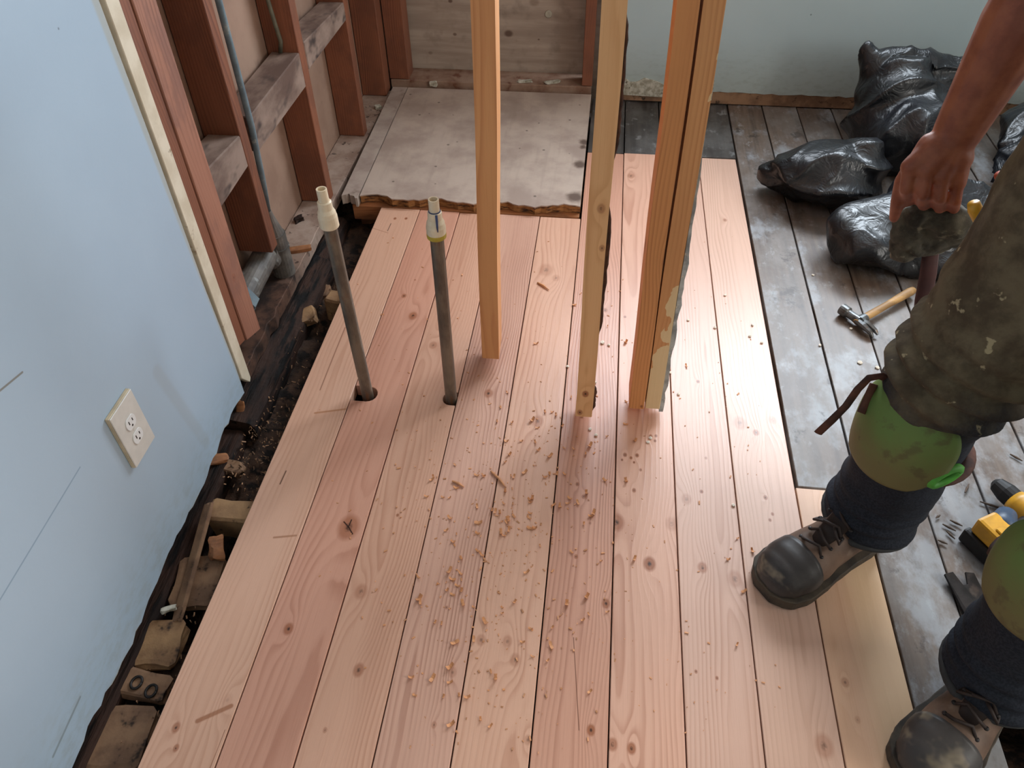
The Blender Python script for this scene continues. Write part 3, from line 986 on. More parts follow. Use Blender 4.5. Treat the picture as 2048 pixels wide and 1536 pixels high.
def cap_pipe(base, tip_px, top_z, label, stained):
    root = empty('water_pipe', label, 'pipe', 'pipes standing in the new floor', loc=(base[0], base[1], 0))
    tip = onY(*tip_px, base[1])
    dx = (tip.x - base[0]) / tip.z

    def L(bm):
        for v in bm.verts:
            v.co.x += dx * v.co.z
        return to_mesh(bm)
    zt = top_z
    link('pipe', L(lathe_bm([(0.0150, -0.13), (0.0150, zt - 0.082)], 20)), M['galv'], root, smooth=False)
    f = link('coupling', L(lathe_bm([(0.0195, zt - 0.090), (0.0208, zt - 0.088), (0.0208, zt - 0.064), (0.0198, zt - 0.060), (0.0192, zt - 0.054), (0.0155, zt - 0.046), (0.0150, zt - 0.030), (0.0125, zt - 0.028)], 24)), M['pvc'], root)
    link('riser', L(lathe_bm([(0.0112, zt - 0.032), (0.0112, zt), (0.0085, zt), (0.0085, zt - 0.020), (0.001, zt - 0.021)], 20)), M['pvc'], root)
    if stained:
        link('primer_ring', L(lathe_bm([(0.0130, zt - 0.0300), (0.0130, zt - 0.0265)], 20)), M['primer'], f, label='blue primer stain')
        b = bmesh.new()
        tube_bm([(0.006, -0.0130, zt - 0.029), (0.007, -0.0163, zt - 0.040), (0.0075, -0.0190, zt - 0.055), (0.008, -0.0196, zt - 0.066)], [0.0028, 0.0026, 0.0022, 0.001], 8, b)
        link('primer_drip', L(b), M['primer'], f, label='blue primer drip')
        link('cement_ring', L(lathe_bm([(0.0206, zt - 0.0905), (0.0212, zt - 0.086), (0.0210, zt - 0.080)], 24)), M['yellowglue'], f, label='smear of yellow cement')
    return root


cap_pipe((-0.550, 1.345), (643, 380), 0.598, 'rusty grey pipe with plain cream plastic cap, nearer the blue wall', False)
cap_pipe((-0.331, 1.352), (867, 402), 0.583, 'rusty grey pipe whose cream cap has blue stains', True)

# ================================================================== PIPES INSIDE THE LEFT WALL
M['drain'] = mottled('grey_painted_iron', (110, 104, 97), (80, 76, 72), 20, 0.55, c3=(134, 136, 132), s3=26, t3=(0.6, 0.7), bump=0.2)
M['bluepipe'] = mottled('faded_blue_green_pipe', (112, 128, 134), (90, 106, 114), 18, 0.5, c3=(140, 146, 142), s3=40, bump=0.1)
dr = empty('drain_pipe', 'thick grey drain pipe with hex union low in the left wall', 'pipe', loc=(-0.95, 1.6, 0))


def rel(root, bm):
    for v in bm.verts:
        v.co -= root.location
    return to_mesh(bm)


PB = onX(575, 552, -0.930)
PB.z = max(PB.z, -0.02)
vb = Vector((-0.926, 1.815, 0.0))
link('stack', rel(dr, tube_bm([(vb.x, vb.y, 0.0148), (vb.x, vb.y, 0.155)], [0.033, 0.032], 22)), M['drain'], dr)
link('collar', rel(dr, tube_bm([(vb.x, vb.y, 0.105), (vb.x, vb.y, 0.112)], [0.035, 0.035], 22)), M['drain'], dr)
link('reducer', rel(dr, tube_bm([(vb.x, vb.y, 0.155), (vb.x, vb.y - .003, 0.20), (vb.x + .002, vb.y - .006, 0.235)], [0.029, 0.018, 0.010], 16)), M['drain'], dr)
h0, h1 = Vector((-0.948, 1.50, 0.092)), Vector((-0.948, 1.77, 0.108))
link('branch', rel(dr, tube_bm([h0, h1], 0.036, 24)), M['drain'], dr)
link('branch_end', rel(dr, tube_bm([h1, h1 + Vector((0.004, 0.02, -0.03))], [0.037, 0.034], 24)), M['drain'], dr)
hx = bmesh.new()
tube_bm([h0 + Vector((0, 0.05, 0.002)), h0 + Vector((0, 0.085, 0.004))], 0.046, 6, hx)
link('hex_union', rel(dr, hx), M['bluepipe'], dr)
bmc = tube_bm([(-0.922, 1.806, 0.238), (-0.905, 1.790, 0.34), (-0.894, 1.786, 0.50), (-0.892, 1.786, 1.2), (-0.892, 1.786, 2.39)], 0.0085, 10)
link('conduit', to_mesh(bmc), M['bluepipe'], None, 'thin faded blue pipe rising in front of the left studs', 'pipe', smooth=True)
M['cable'] = plain('grey_green_cable', (104, 104, 88), 0.5)
bmc = tube_bm([(-0.955, 2.208, 0.52), (-0.945, 2.204, 0.555), (-0.950, 2.200, 0.62), (-0.960, 2.198, 0.75), (-0.965, 2.2, 1.6), (-0.965, 2.2, 2.39)], 0.0065, 8)
link('electric_cable', to_mesh(bmc), M['cable'], None, 'grey cable end hanging at the top beside the red stud', 'cable', smooth=True)
bmc = tube_bm([(-0.975, 2.33, 0.645), (-0.965, 2.36, 0.66), (-0.960, 2.42, 0.70), (-0.965, 2.50, 0.80), (-0.97, 2.52, 1.6), (-0.97, 2.52, 2.39)], 0.008, 8)
link('electric_cable', to_mesh(bmc), M['bluepipe'], None, 'pale green cable looping above the farthest timber block', 'cable', smooth=True)

# outlet on the blue wall
ot = empty('wall_outlet', 'cream double outlet on the pale blue wall', 'outlet', loc=(LW, 0.909, 0.312))
M['plate'] = plain('ivory_plastic', (206, 202, 194), 0.4, 0.5, var=0.02)
M['platebox'] = plain('aged_cream_plastic', (206, 188, 156), 0.5, 0.5, var=0.06)
M['recept'] = plain('white_plastic', (220, 220, 218), 0.35, 0.5, var=0.01)
link('cover_plate', to_mesh(box_bm(0.0085, 0.0115, -0.0415, 0.0415, -0.0695, 0.0695, 0.0012)), M['plate'], ot)
link('surround', to_mesh(box_bm(0.0002, 0.0085, -0.0418, 0.0418, -0.0698, 0.0698, 0.001)), M['platebox'], ot)
for s in (1, -1):
    prof = []
    for k in range(28):
        a = 2 * math.pi * k / 28
        prof.append((0.0168 * math.cos(a), max(-0.0135, min(0.0135, 0.0168 * math.sin(a))) + s * 0.0195))
    rc = link('receptacle', to_mesh(prism_bm(prof, lambda a, b, d: (d, a, b), 0.0112, 0.0135, 0.0006)), M['recept'], ot)
    for (yy, zz, hy, hz) in ((-0.0062, 0.003, 0.0012, 0.0042), (0.0062, 0.003, 0.0012, 0.0034)):
        link('slot', to_mesh(box_bm(0.0134, 0.0138, yy - hy, yy + hy, s * 0.0195 + zz - hz, s * 0.0195 + zz + hz)), M['bore'], rc)
    hole = [(0.0024 * math.cos(2 * math.pi * k / 12), 0.0024 * math.sin(2 * math.pi * k / 12) - 0.0075 + s * 0.0195) for k in range(12)]
    link('ground_hole', to_mesh(prism_bm(hole, lambda a, b, d: (d, a, b), 0.0134, 0.0138)), M['bore'], rc)
link('screw', to_mesh(prism_bm([(0.0028 * math.cos(2 * math.pi * k / 12), 0.0028 * math.sin(2 * math.pi * k / 12)) for k in range(12)], lambda a, b, d: (d, a, b), 0.0114, 0.0124)), M['plate'], ot)

# round plug in the grey plywood
q = onY(1097, 28, BW + 0.124)
link('round_plug', to_mesh(prism_bm([(q.x + 0.014 * math.cos(2 * math.pi * k / 16), q.z + 0.014 * math.sin(2 * math.pi * k / 16)) for k in range(16)], lambda a, b, d: (a, d, b), BW + 0.1248, BW + 0.120, .001)),
     plain('pale_grey_plug', (176, 170, 152), 0.5), None, 'small round pale plug in the grey plywood back', 'plug')

# ================================================================== THE OPEN GAP BY THE LEFT WALL


def chunk(name, c, size, rot, mat, label, cat, seed, rough=0.18, group=None, taper=0.0):
    """broken piece of timber or masonry: a box with knocked-off corners and uneven faces"""
    b = bmesh.new()
    bmesh.ops.create_cube(b, size=1.0)
    bmesh.ops.bevel(b, geom=b.edges[:], offset=0.09, segments=1, affect='EDGES', profile=0.5)
    bmesh.ops.subdivide_edges(b, edges=b.edges[:], cuts=2, use_grid_fill=True)
    for v in b.verts:
        n = mnoise.noise_vector(v.co * 1.7 + Vector((seed * 3.1, seed, 0)))
        v.co += n * rough
        v.co.y *= 1.0 - taper * (v.co.x + 0.5)
        v.co = Vector((v.co.x * size[0], v.co.y * size[1], v.co.z * size[2]))
    me = to_mesh(b)
    o = link(name, me, mat, None, label, cat, group)
    o.location = c
    o.rotation_euler = rot
    return o


# black rotten sill beam on the wall side of the gap
bm = bmesh.new()
rows = []
r = random.Random(21)
n = 70
for k in range(n + 1):
    y = 1.26 + (2.24 - 1.26) * k / n
    prof = ((-0.985, -0.15), (-0.985, -0.040), (-0.95, -0.034), (-0.92, -0.036), (-0.895, -0.034), (-0.872, -0.040), (-0.855, -0.046), (-0.842, -0.058), (-0.838, -0.085), (-0.846, -0.15))
    row = []
    for i, (xx, zz) in enumerate(prof):
        a1 = mnoise.noise(Vector((y * 3.0, i * 2.3, 0))) + 0.5 * mnoise.noise(Vector((y * 13.0, i * 2.3, 4)))
        a2 = mnoise.noise(Vector((y * 4.0, i * 3.1, 9))) + 0.6 * mnoise.noise(Vector((y * 19.0, i * 3.1, 2)))
        f = 0.0 if i in (0, 1, 9) else 1.0
        row.append(bm.verts.new((xx + f * 0.009 * a1 - (0.018 if y > 2.0 and i > 4 else 0), y, zz + f * 0.010 * a2 - 0.012 * f)))
    rows.append(row)
for k in range(n):
    for j in range(9):
        bm.faces.new((rows[k][j], rows[k][j + 1], rows[k + 1][j + 1], rows[k + 1][j]))
bm.faces.new(rows[0]); bm.faces.new(rows[-1][::-1])
link('rotten_sill', to_mesh(bm), M['dark_rot'], None, 'black rotten sill beam crumbling under the left studs', 'timber', smooth=False)
# plate under the drywall, nearer the camera
bm = bmesh.new()
rows = []
n = 60
for k in range(n + 1):
    y = -1.25 + (1.25 + 1.25) * k / n
    e = 0.005 * mnoise.noise(Vector((y * 26, 2, 0)))
    rows.append([bm.verts.new(p) for p in ((-0.985, y, -0.15), (-0.985, y, -0.074), (-0.872 + e, y, -0.074), (-0.864 + e, y, -0.084), (-0.866 + e * 2, y, -0.15))])
for k in range(n):
    for j in range(4):
        bm.faces.new((rows[k][j], rows[k][j + 1], rows[k + 1][j + 1], rows[k + 1][j]))
link('bottom_plate', to_mesh(bm), M['dark_rot'], None, 'dark timber plate showing under the torn edge of the blue drywall', 'timber')

for yy, xa, lab in ((1.79, -0.80, 'rough tan joist end in the gap beside the left pipe'), (0.985, -0.845, 'round worn tan joist crossing the gap below the outlet'), (0.22, -0.84, 'tan joist crossing the gap nearest the camera')):
    b = box_bm(xa, 0.62, yy - 0.030, yy + 0.030, -0.125, -0.043, 0.006)
    bmesh.ops.subdivide_edges(b, edges=[e for e in b.edges if e.calc_length() > 0.2], cuts=40, use_grid_fill=True)
    for v in b.verts:
        if v.co.x < -0.70:
            v.co += mnoise.noise_vector(v.co * 22) * 0.006
    link('floor_joist', to_mesh(b), M['scrap_tan'], None, lab, 'joist', 'joists under the new planks')
# header joist below the platform
link('header_joist', to_mesh(box_bm(-0.83, -0.05, 2.236, 2.30, -0.060, -0.004, .002)), M['joist'], None, 'orange joist under the broken front edge of the plywood', 'joist')
link('header_joist', to_mesh(box_bm(-0.83, -0.05, 2.300, 2.36, -0.16, -0.070, .002)), M['joist'], None, 'shadowed joist lower down behind the orange joist', 'joist')

S = 'broken scraps in the open gap'
def at(u, v, z):
    return onZ(u, v, z)
chunk('timber_scrap', at(612, 632, -0.075), (0.055, 0.06, 0.03), (0.1, -.1, .5), M['scrap_tan'], 'lumpy tan wood scrap below the rough joist end', 'scrap', 1, group=S)
chunk('timber_scrap', at(645, 585, -0.100), (0.05, 0.05, 0.03), (0.1, .1, .1), M['scrap_brown'], 'brown scrap behind the left pipe', 'scrap', 11, group=S)
chunk('timber_scrap', at(575, 935, -0.085), (0.05, 0.04, 0.03), (0, .2, 0.3), M['scrap_tan'], 'small tan scrap tucked against the first plank', 'scrap', 2, group=S)
chunk('timber_scrap', at(458, 937, -0.09), (0.08, 0.035, 0.03), (0.1, 0, -0.1), M['scrap_brown'], 'dirty brown scrap just behind the worn joist', 'scrap', 3, group=S)
chunk('timber_scrap', at(437, 918, -0.070), (0.045, 0.03, 0.014), (0, 0.2, 0.5), M['joist'], 'flat orange brown chip near the drywall edge', 'scrap', 4, group=S)
chunk('timber_scrap', at(480, 820, -0.05), (0.02, 0.05, 0.012), (1.1, 0.2, 0.2), M['joist'], 'upright orange splinter at the end of the blue drywall', 'scrap', 5, group=S)
chunk('lath_board', at(388, 1118, -0.058), (0.026, 0.28, 0.010), (0.16, -0.5, 0.03), M['scrap_brown'], 'long grey brown lath leaning along the drywall edge', 'board', 6, 0.05)
chunk('concrete_scrap', at(396, 1165, -0.088), (0.092, 0.120, 0.026), (0.1, 0.05, 0.12), M['scrap_brown'], 'dusty flat slab with reddish crumbs in the gap', 'scrap', 7, 0.10, group=S)
chunk('concrete_scrap', at(318, 1290, -0.092), (0.094, 0.095, 0.026), (0.05, 0.0, 0.10), M['scrap_tan'], 'tan flat slab with rounded corner, second nearest in gap', 'scrap', 8, 0.10, group=S)
chunk('concrete_scrap', at(290, 1372, -0.095), (0.098, 0.056, 0.024), (0.0, 0.05, -.10), M['scrap_brown'], 'brown slab under the two dark rings', 'scrap', 9, 0.10, group=S)
chunk('concrete_scrap', at(244, 1480, -0.097), (0.102, 0.12, 0.026), (0, 0, 0.06), M['scrap_brown'], 'speckled brown slab at the bottom of the gap', 'scrap', 10, 0.08, group=S)
chunk('timber_scrap', at(433, 1100, -0.060), (0.030, 0.05, 0.03), (0.2, 0.3, 0.5), M['joist'], 'orange broken stub against the edge of the first plank', 'scrap', 12, 0.25, group=S)
chunk('plaster_scrap', at(338, 1218, -0.066), (0.028, 0.012, 0.008), (0, 0.2, 0.6), M['gypsum'], 'white plaster splinter beside the dark hole in the gap', 'scrap', 13, group=S)
chunk('plaster_scrap', at(557, 582, -0.022), (0.024, 0.020, 0.012), (0, 0, .3), M['gypsum'], 'white lump under the drain pipe', 'scrap', 14, 0.25, group=S)
chunk('timber_scrap', at(600, 498, 0.02), (0.07, 0.024, 0.012), (0, 0, 0.35), M['joist'], 'orange brown stick lying on the plate by the drain pipe', 'scrap', 15, 0.08, group=S)
chunk('timber_scrap', at(597, 438, 0.022), (0.03, 0.02, 0.014), (0, 0, .8), M['dark_rot'], 'dark crumb on the dusty plate by the drain pipe', 'scrap', 16, 0.3, group=S)
# two linked dark rings
M['darkmetal'] = mottled('dark_iron', (58, 54, 52), (38, 35, 34), 30, 0.5, metal=0.5, bump=0.2)
for k, (u, v) in enumerate(((273, 1365), (302, 1382))):
    c = at(u, v, -0.0795)
    pts = [(c.x + 0.0105 * math.cos(2 * math.pi * j / 20), c.y + 0.0125 * math.sin(2 * math.pi * j / 20), c.z) for j in range(21)]
    link('iron_ring', to_mesh(tube_bm(pts, 0.0028, 8)), M['darkmetal'], None, ('left', 'right')[k] + ' one of two dark rings on the slab in the gap', 'ring', 'rings in the gap', smooth=True)

# crumbs and shavings down in the gap: too many and too small to count
bm = bmesh.new()
r = random.Random(31)
for k in range(420):
    y = 0.40 + 1.5 * r.random()
    x = -0.86 + 0.135 * r.random()
    if r.random() < 0.5:
        y = r.gauss(1.20, 0.09)
    z = -0.075 + 0.008 * r.random() if y < 1.72 and y > 1.05 else -0.09 + 0.006 * r.random()
    s = 0.0025 + 0.004 * r.random()
    m = Matrix.Translation((x, y, z)) @ Euler((r.random() * 3, r.random() * 3, r.random() * 3)).to_matrix().to_4x4() @ Matrix.Diagonal((s * (1 + r.random()), s * 0.5, s * 0.25, 1))
    t = bmesh.ops.create_cube(bm, size=1.0, matrix=m)
link('gap_crumbs', to_mesh(bm), plain('pale_crumbs', (196, 150, 112), 0.8, var=0.3), None, 'pale wood crumbs strewn over the dark soil of the gap', 'debris', kind='stuff')

# ================================================================== CHIPS ON THE NEW PLANKS
M['chip'] = plain('fresh_wood_chip', (230, 162, 110), 0.6, var=0.12)
M['chipp'] = plain('plaster_crumb', (236, 224, 206), 0.8, var=0.08)


def chip_mesh(seed):
    r = random.Random(seed)
    L, W = 0.010 + 0.006 * r.random(), 0.005 + 0.003 * r.random()
    b = bmesh.new()
    lo, hi = [], []
    for k in range(5):
        f = k / 4 - 0.5
        z = 0.0042 * (f * 2) ** 2 * (0.5 + r.random())
        w = W * (0.6 + 0.4 * r.random())
        lo.append([b.verts.new((f * L, -w / 2, z)), b.verts.new((f * L, w / 2, z + 0.0008))])
        hi.append([b.verts.new((f * L, -w / 2, z + 0.0011)), b.verts.new((f * L, w / 2, z + 0.0019))])
    for k in range(4):
        b.faces.new((lo[k][0], lo[k][1], lo[k + 1][1], lo[k + 1][0]))
        b.faces.new((hi[k][0], hi[k + 1][0], hi[k + 1][1], hi[k][1]))
        b.faces.new((lo[k][0], lo[k + 1][0], hi[k + 1][0], hi[k][0]))
        b.faces.new((lo[k][1], hi[k][1], hi[k + 1][1], lo[k + 1][1]))
    b.faces.new((lo[0][0], hi[0][0], hi[0][1], lo[0][1]))
    b.faces.new((lo[4][0], lo[4][1], hi[4][1], hi[4][0]))
    me = to_mesh(b)
    me.materials.append(M['chip'])
    return me


CH = [chip_mesh(k) for k in range(6)]
r = random.Random(77)
spots = []
for cx, cy, sx, sy, n in ((1000, 960, 70, 60, 26), (905, 1180, 40, 90, 26), (1060, 880, 60, 60, 16), (1150, 1040, 90, 110, 22), (1000, 1060, 70, 60, 22), (940, 1340, 50, 90, 16), (1190, 870, 60, 60, 8), (1120, 1280, 90, 120, 14), (1480, 1180, 30, 90, 5), (1230, 700, 120, 80, 8)):
    for k in range(n):
        spots.append((r.gauss(cx, sx), r.gauss(cy, sy)))
n = 0
for u, v in spots:
    p = onZ(u, v, 0.0008)
    if not (-0.70 < p.x < 0.62 and 0.42 < p.y < 2.2):
        continue
    n += 1
    o = link('wood_chip', CH[n % 6], None, None, 'small curled orange wood chip lying on the new planks', 'wood chip', 'wood chips on the new planks')
    o.location = (p.x, p.y, 0.0009)
    o.rotation_euler = (0, 0, r.random() * 6.28)
    s = 0.45 + 0.75 * r.random()
    o.scale = (s, s, s)
# fine dust crumbs
bm = bmesh.new()
for k in range(700):
    if k < 420:
        u, v = r.gauss(1010, 140), r.gauss(1040, 190)
    else:
        u, v = r.uniform(700, 1560), r.uniform(460, 1500)
    p = onZ(u, v, 0.0)
    if not (-0.70 < p.x < 0.49 and 0.42 < p.y < 2.2):
        continue
    s = 0.0010 + 0.0024 * r.random() ** 2
    m = Matrix.Translation((p.x, p.y, 0.0006 + s * 0.15)) @ Euler((0.2 * r.random(), 0.2 * r.random(), r.random() * 6)).to_matrix().to_4x4() @ Matrix.Diagonal((s * (1 + 2 * r.random()), s, s * 0.4, 1))
    bmesh.ops.create_cube(bm, size=1.0, matrix=m)
link('sawdust_crumbs', to_mesh(bm), M['chip'], None, 'fine orange sawdust crumbs strewn across the new planks', 'sawdust', kind='stuff')
PCH = []
for k in range(3):
    b = bmesh.new()
    bmesh.ops.create_icosphere(b, subdivisions=1, radius=0.006)
    for v in b.verts:
        v.co += mnoise.noise_vector(v.co * 200 + Vector((k, 0, 0))) * 0.002
        v.co.z = max(-0.002, v.co.z * 0.55)
    me = to_mesh(b)
    me.materials.append(M['chipp'])
    PCH.append(me)
for k, (u, v) in enumerate(((1192, 870), (1180, 858), (1296, 884), (1301, 876), (1505, 650), (1524, 685), (1500, 672), (1376, 640), (1357, 788), (1135, 733), (1190, 765), (1467, 1010), (1430, 655), (1345, 690), (1626, 550), (1702, 657), (1640, 690), (1450, 590), (1340, 745), (1218, 690), (1205, 685), (1720, 725), (1755, 735))):
    p = onZ(u, v, 0.002)
    new = p.x < 0.5
    o = link('plaster_crumb', PCH[k % 3], None, None, 'white plaster crumb on the new planks' if new else 'white plaster crumb on the old grey boards', 'plaster crumb', 'plaster crumbs on the new planks' if new else 'plaster crumbs on the old boards')
    o.location = (p.x, p.y, 0.0024 if new else 0.0018)
    o.rotation_euler = (0, 0, k * 1.3)
    s = 0.8 if k < 20 else 1.2
    o.scale = (s, s, s)
# a few long shavings
for k, (u0, v0, u1, v1, lab) in enumerate(((982, 942, 1012, 975, 'long pale splinter lying among the wood chips'), (905, 962, 928, 974, 'orange shaving on the seam left of the long splinter'), (1075, 565, 1098, 580, 'thin brown splinter far back between the studs'))):
    a, b_ = onZ(u0, v0, 0.003), onZ(u1, v1, 0.003)
    link('wood_splinter', to_mesh(tube_bm([a, (a + b_) / 2 + Vector((0.002, 0, 0.002)), b_], [0.0025, 0.0035, 0.0015], 6)), M['chip'], None, lab, 'splinter')
# splinters on the old boards near the worker
M['oldsplint'] = plain('old_grey_splinter', (96, 80, 68), 0.8)
for k, (u0, v0, u1, v1) in enumerate(((1885, 1048, 1912, 1062), (1893, 1062, 1910, 1078), (1876, 1080, 1895, 1088), (1880, 1030, 1872, 1036), (1960, 1003, 2005, 1018), (2020, 908, 2045, 922), (1900, 1040, 1925, 1052), (1930, 985, 1938, 968))):
    a, b_ = onZ(u0, v0, 0.004), onZ(u1, v1, 0.004)
    link('wood_splinter', to_mesh(tube_bm([a, (a + b_) / 2, b_], [0.0015, 0.003, 0.0012], 6)), M['oldsplint'], None, 'dark splinter lying on the old boards by the worker', 'splinter', 'splinters on the old boards')
# plaster bits on the alcove ledge
for k, (u, v, lab) in enumerate(((868, 178, 'pale paper scrap on the front of the far timber plate'), (1050, 163, 'torn pale strip on the far timber plate, left'), (1105, 160, 'torn pale strip on the far timber plate, right'), (725, 160, 'small white lump at the foot of the alcove corner stud'))):
    p = onY(u, v, BW + 0.02) if k else onY(u, v, BW - 0.008)
    c = Vector((p.x, p.y, 0.060)) if 0 < k < 3 else (Vector((p.x, BW - 0.012, 0.048)) if k == 0 else Vector((-0.905, 2.93, 0.021)))
    chunk('plaster_scrap', c, ((0.03, 0.012, 0.02), (0.06, 0.02, 0.008), (0.06, 0.02, 0.008), (0.025, 0.02, 0.014))[k], (0, 0, 0.2 * k), M['gypsum'], lab, 'scrap', 40 + k)

# ================================================================== BLACK RUBBISH BAGS


def bag_mat():
    t = NT('black_bin_liner_plastic')
    w = t.noise(t.P, 6.0, 2.0, 0.5)
    v1 = t.voro(t.scale(t.P, (1, 1, 1.3)), 15.0, 'DISTANCE_TO_EDGE')
    v2 = t.noise(t.P, 16.0, 3.0, 0.5, 1.6)
    rdg = t.m('ABSOLUTE', t.m('SUBTRACT', v2, 0.5))
    t.bump(t.m('SUBTRACT', 1.0, t.m('MULTIPLY', rdg, 3.0), clamp=True), 0.28, 0.008)
    col = t.mix(t.step(w, 0.4, 0.7), rgba((17, 18, 21)), rgba((29, 31, 36)))
    return t.done(col, t.m('ADD', 0.22, t.m('MULTIPLY', v2, 0.18)), 0.5)


M['bag'] = bag_mat()


def bag(parts, seed, amp, label, caps=()):
    """slack plastic sack: broad flat facets that meet in sharp creases"""
    b = bmesh.new()
    for c, rr, rot in parts:
        ellipsoid(b, c, rr, Euler(rot), 3)
    for a, c, r0, r1 in caps:
        capsule(b, a, c, r0, r1)
    me = remeshed(b, 0.0085, 8)
    off = Vector((seed * 7.3, seed * 3.1, seed))
    ns = [v.normal.copy() for v in me.vertices]
    for v, n in zip(me.vertices, ns):
        w = v.co + mnoise.noise_vector(v.co * 3.0 + off) * 0.10
        q = Vector((w.x * 3.4 + w.z * 2.0, w.y * 5.2 - w.x * 1.5, w.z * 5.5)) + off
        r1 = max(0.0, 1.0 - 2.4 * abs(mnoise.noise(q))) ** 2
        q2 = Vector((w.x * 9.0 - w.y * 5.0, w.y * 8.0 + w.z * 6.0, w.z * 10.0)) + off
        r2 = max(0.0, 1.0 - 2.6 * abs(mnoise.noise(q2))) ** 2
        low = mnoise.noise(v.co * 5.0 + off)
        v.co = v.co + n * (amp * (1.15 * r1 + 0.34 * r2 + 0.9 * low - 0.45))
        v.co.z = max(v.co.z, 0.002)
        v.co.y = min(v.co.y, BW - 0.008)
    me.update()
    return link('rubbish_bag', me, M['bag'], None, label, 'rubbish bag', 'black rubbish bags by the back wall', smooth=True)


bag([((1.08, 2.74, 0.12), (0.20, 0.26, 0.15), (0, 0, 0.1)), ((1.02, 2.80, 0.20), (0.14, 0.15, 0.12), (0, 0, 0)), ((1.17, 2.90, 0.18), (0.14, 0.14, 0.11), (0, 0, 0))], 1.0, 0.028,
    'large black rubbish bag standing upright against the back wall', caps=[((0.98, 2.82, 0.2), (0.890, 2.83, 0.345), 0.09, 0.022), ((1.16, 2.90, 0.2), (1.29, 2.90, 0.320), 0.09, 0.022), ((0.91, 2.83, 0.31), (1.27, 2.90, 0.285), 0.03, 0.03)])
bag([((0.76, 2.42, 0.095), (0.18, 0.14, 0.095), (0, 0.12, 0.10)), ((0.87, 2.44, 0.10), (0.08, 0.11, 0.10), (0, 0, 0))], 2.0, 0.024,
    'small pillow shaped black bag lying leftmost on the old boards', caps=[((0.66, 2.42, 0.065), (0.600, 2.43, 0.06), 0.08, 0.055)])
bag([((0.90, 2.10, 0.08), (0.19, 0.145, 0.100), (0, 0, 0.2)), ((1.05, 2.18, 0.10), (0.17, 0.17, 0.11), (0, 0, 0.2)), ((1.02, 2.03, 0.05), (0.15, 0.09, 0.055), (0, 0, -.2))], 3.0, 0.026,
    'slack black bag lying nearest the hammer')
bag([((1.64, 2.66, 0.11), (0.26, 0.28, 0.13), (0, 0, 0)), ((1.46, 2.48, 0.09), (0.12, 0.17, 0.10), (0, 0, 0))], 4.0, 0.030,
    'black bag behind the bent arm at the right edge')

# ================================================================== HAMMER ON THE OLD BOARDS
M['steel'] = mottled('dull_steel', (120, 124, 126), (84, 80, 76), 40, 0.38, c3=(110, 82, 58), s3=30, t3=(0.6, 0.7), metal=0.7, bump=0.15)
M['hickory'] = wood('worn_hickory', (196, 152, 92), (150, 104, 58), (), 'X', 7.7, 0, 260, 0.02, 0.7, 0.55, (92, 66, 44), 0.55)
pc = onZ(1690, 622, 0.02)                  # striking face side
cl = onZ(1748, 668, 0.012)                 # claw tips
e1 = (cl - pc)
e1.z = 0
Lh = e1.length
e1.normalize()
hb = onZ(1722, 640, 0.018)
he = onZ(1816, 588, 0.014)
e2 = (he - hb)
e2.z = 0
e2.normalize()
hm = empty('hammer', 'claw hammer with wooden handle lying on the old boards', 'hammer', loc=(hb.x, hb.y, 0))
O = Vector((hb.x, hb.y, 0))
p0 = Vector((pc.x, pc.y, 0.020)) - O
mid = p0 + e1 * (Lh * 0.48)
b = tube_bm([p0 - e1 * 0.012, p0 + e1 * 0.010, p0 + e1 * 0.014, p0 + e1 * 0.030, mid], [0.0165, 0.0165, 0.0120, 0.0115, 0.0135], 16)
link('head', to_mesh(b), M['steel'], hm, smooth=False)
for s in (-1, 1):
    w = e2 * (0.007 * s)
    b = tube_bm([mid - e1 * 0.005 + w * 0.6, mid + e1 * 0.022 + w * 1.1 + Vector((0, 0, 0.001)), mid + e1 * 0.05 + w * 1.3 - Vector((0, 0, 0.004)), mid + e1 * (Lh * 0.52 + 0.006) + w * 1.5 - Vector((0, 0, 0.012))], [0.010, 0.009, 0.0065, 0.0028], 8)
    link('claw', to_mesh(b), M['steel'], hm)
hs = mid + e2 * -0.012
b = tube_bm([hs, hs + e2 * 0.02, hs + e2 * 0.06, hs + e2 * 0.14, hs + e2 * 0.19, hs + e2 * 0.24, hs + e2 * 0.255], [0.0105, 0.0105, 0.0115, 0.0105, 0.0125, 0.0135, 0.011], 14, flat=((0, 0, 1), 0.8))
link('handle', to_mesh(b), M['hickory'], hm, label='chewed wooden handle', smooth=True)
b = tube_bm([mid + e2 * 0.0, mid + e2 * 0.026], [0.0165, 0.0135], 14, flat=((0, 0, 1), 0.85))
link('cheek', to_mesh(b), M['steel'], hm)

# ================================================================== FLAT PRY BAR ON THE OLD BOARDS
M['blacksteel'] = mottled('black_oxide_steel', (46, 41, 40), (28, 25, 24), 30, 0.45, metal=0.4, c3=(70, 60, 54), s3=26, bump=0.15)
a = onZ(1915, 1150, 0.006)
c = onZ(1968, 1240, 0.006)
d = (c - a)
d.z = 0
d.normalize()
sd = Vector((-d.y, d.x, 0)) * 1.25
pts = [(-0.024, 0.004), (-0.010, 0.0), (-0.004, 0.026), (0.003, 0.026), (0.010, -0.003), (0.026, 0.0), (0.025, 0.09), (0.018, 0.12), (0.017, 0.165), (-0.017, 0.165), (-0.018, 0.12), (-0.023, 0.09)]


def pry(p, q, k):
    lift = 0.010 * max(0.0, 1 - q / 0.08) ** 1.5
    return tuple(Vector((a.x, a.y, 0.0015)) + d * q - sd * p + Vector((0, 0, lift + k)))


link('pry_bar', to_mesh(prism_bm(pts, pry, 0.0, 0.005, 0.0008)), M['blacksteel'], None, 'black flat pry bar with forked claw beside the near leg', 'pry bar')

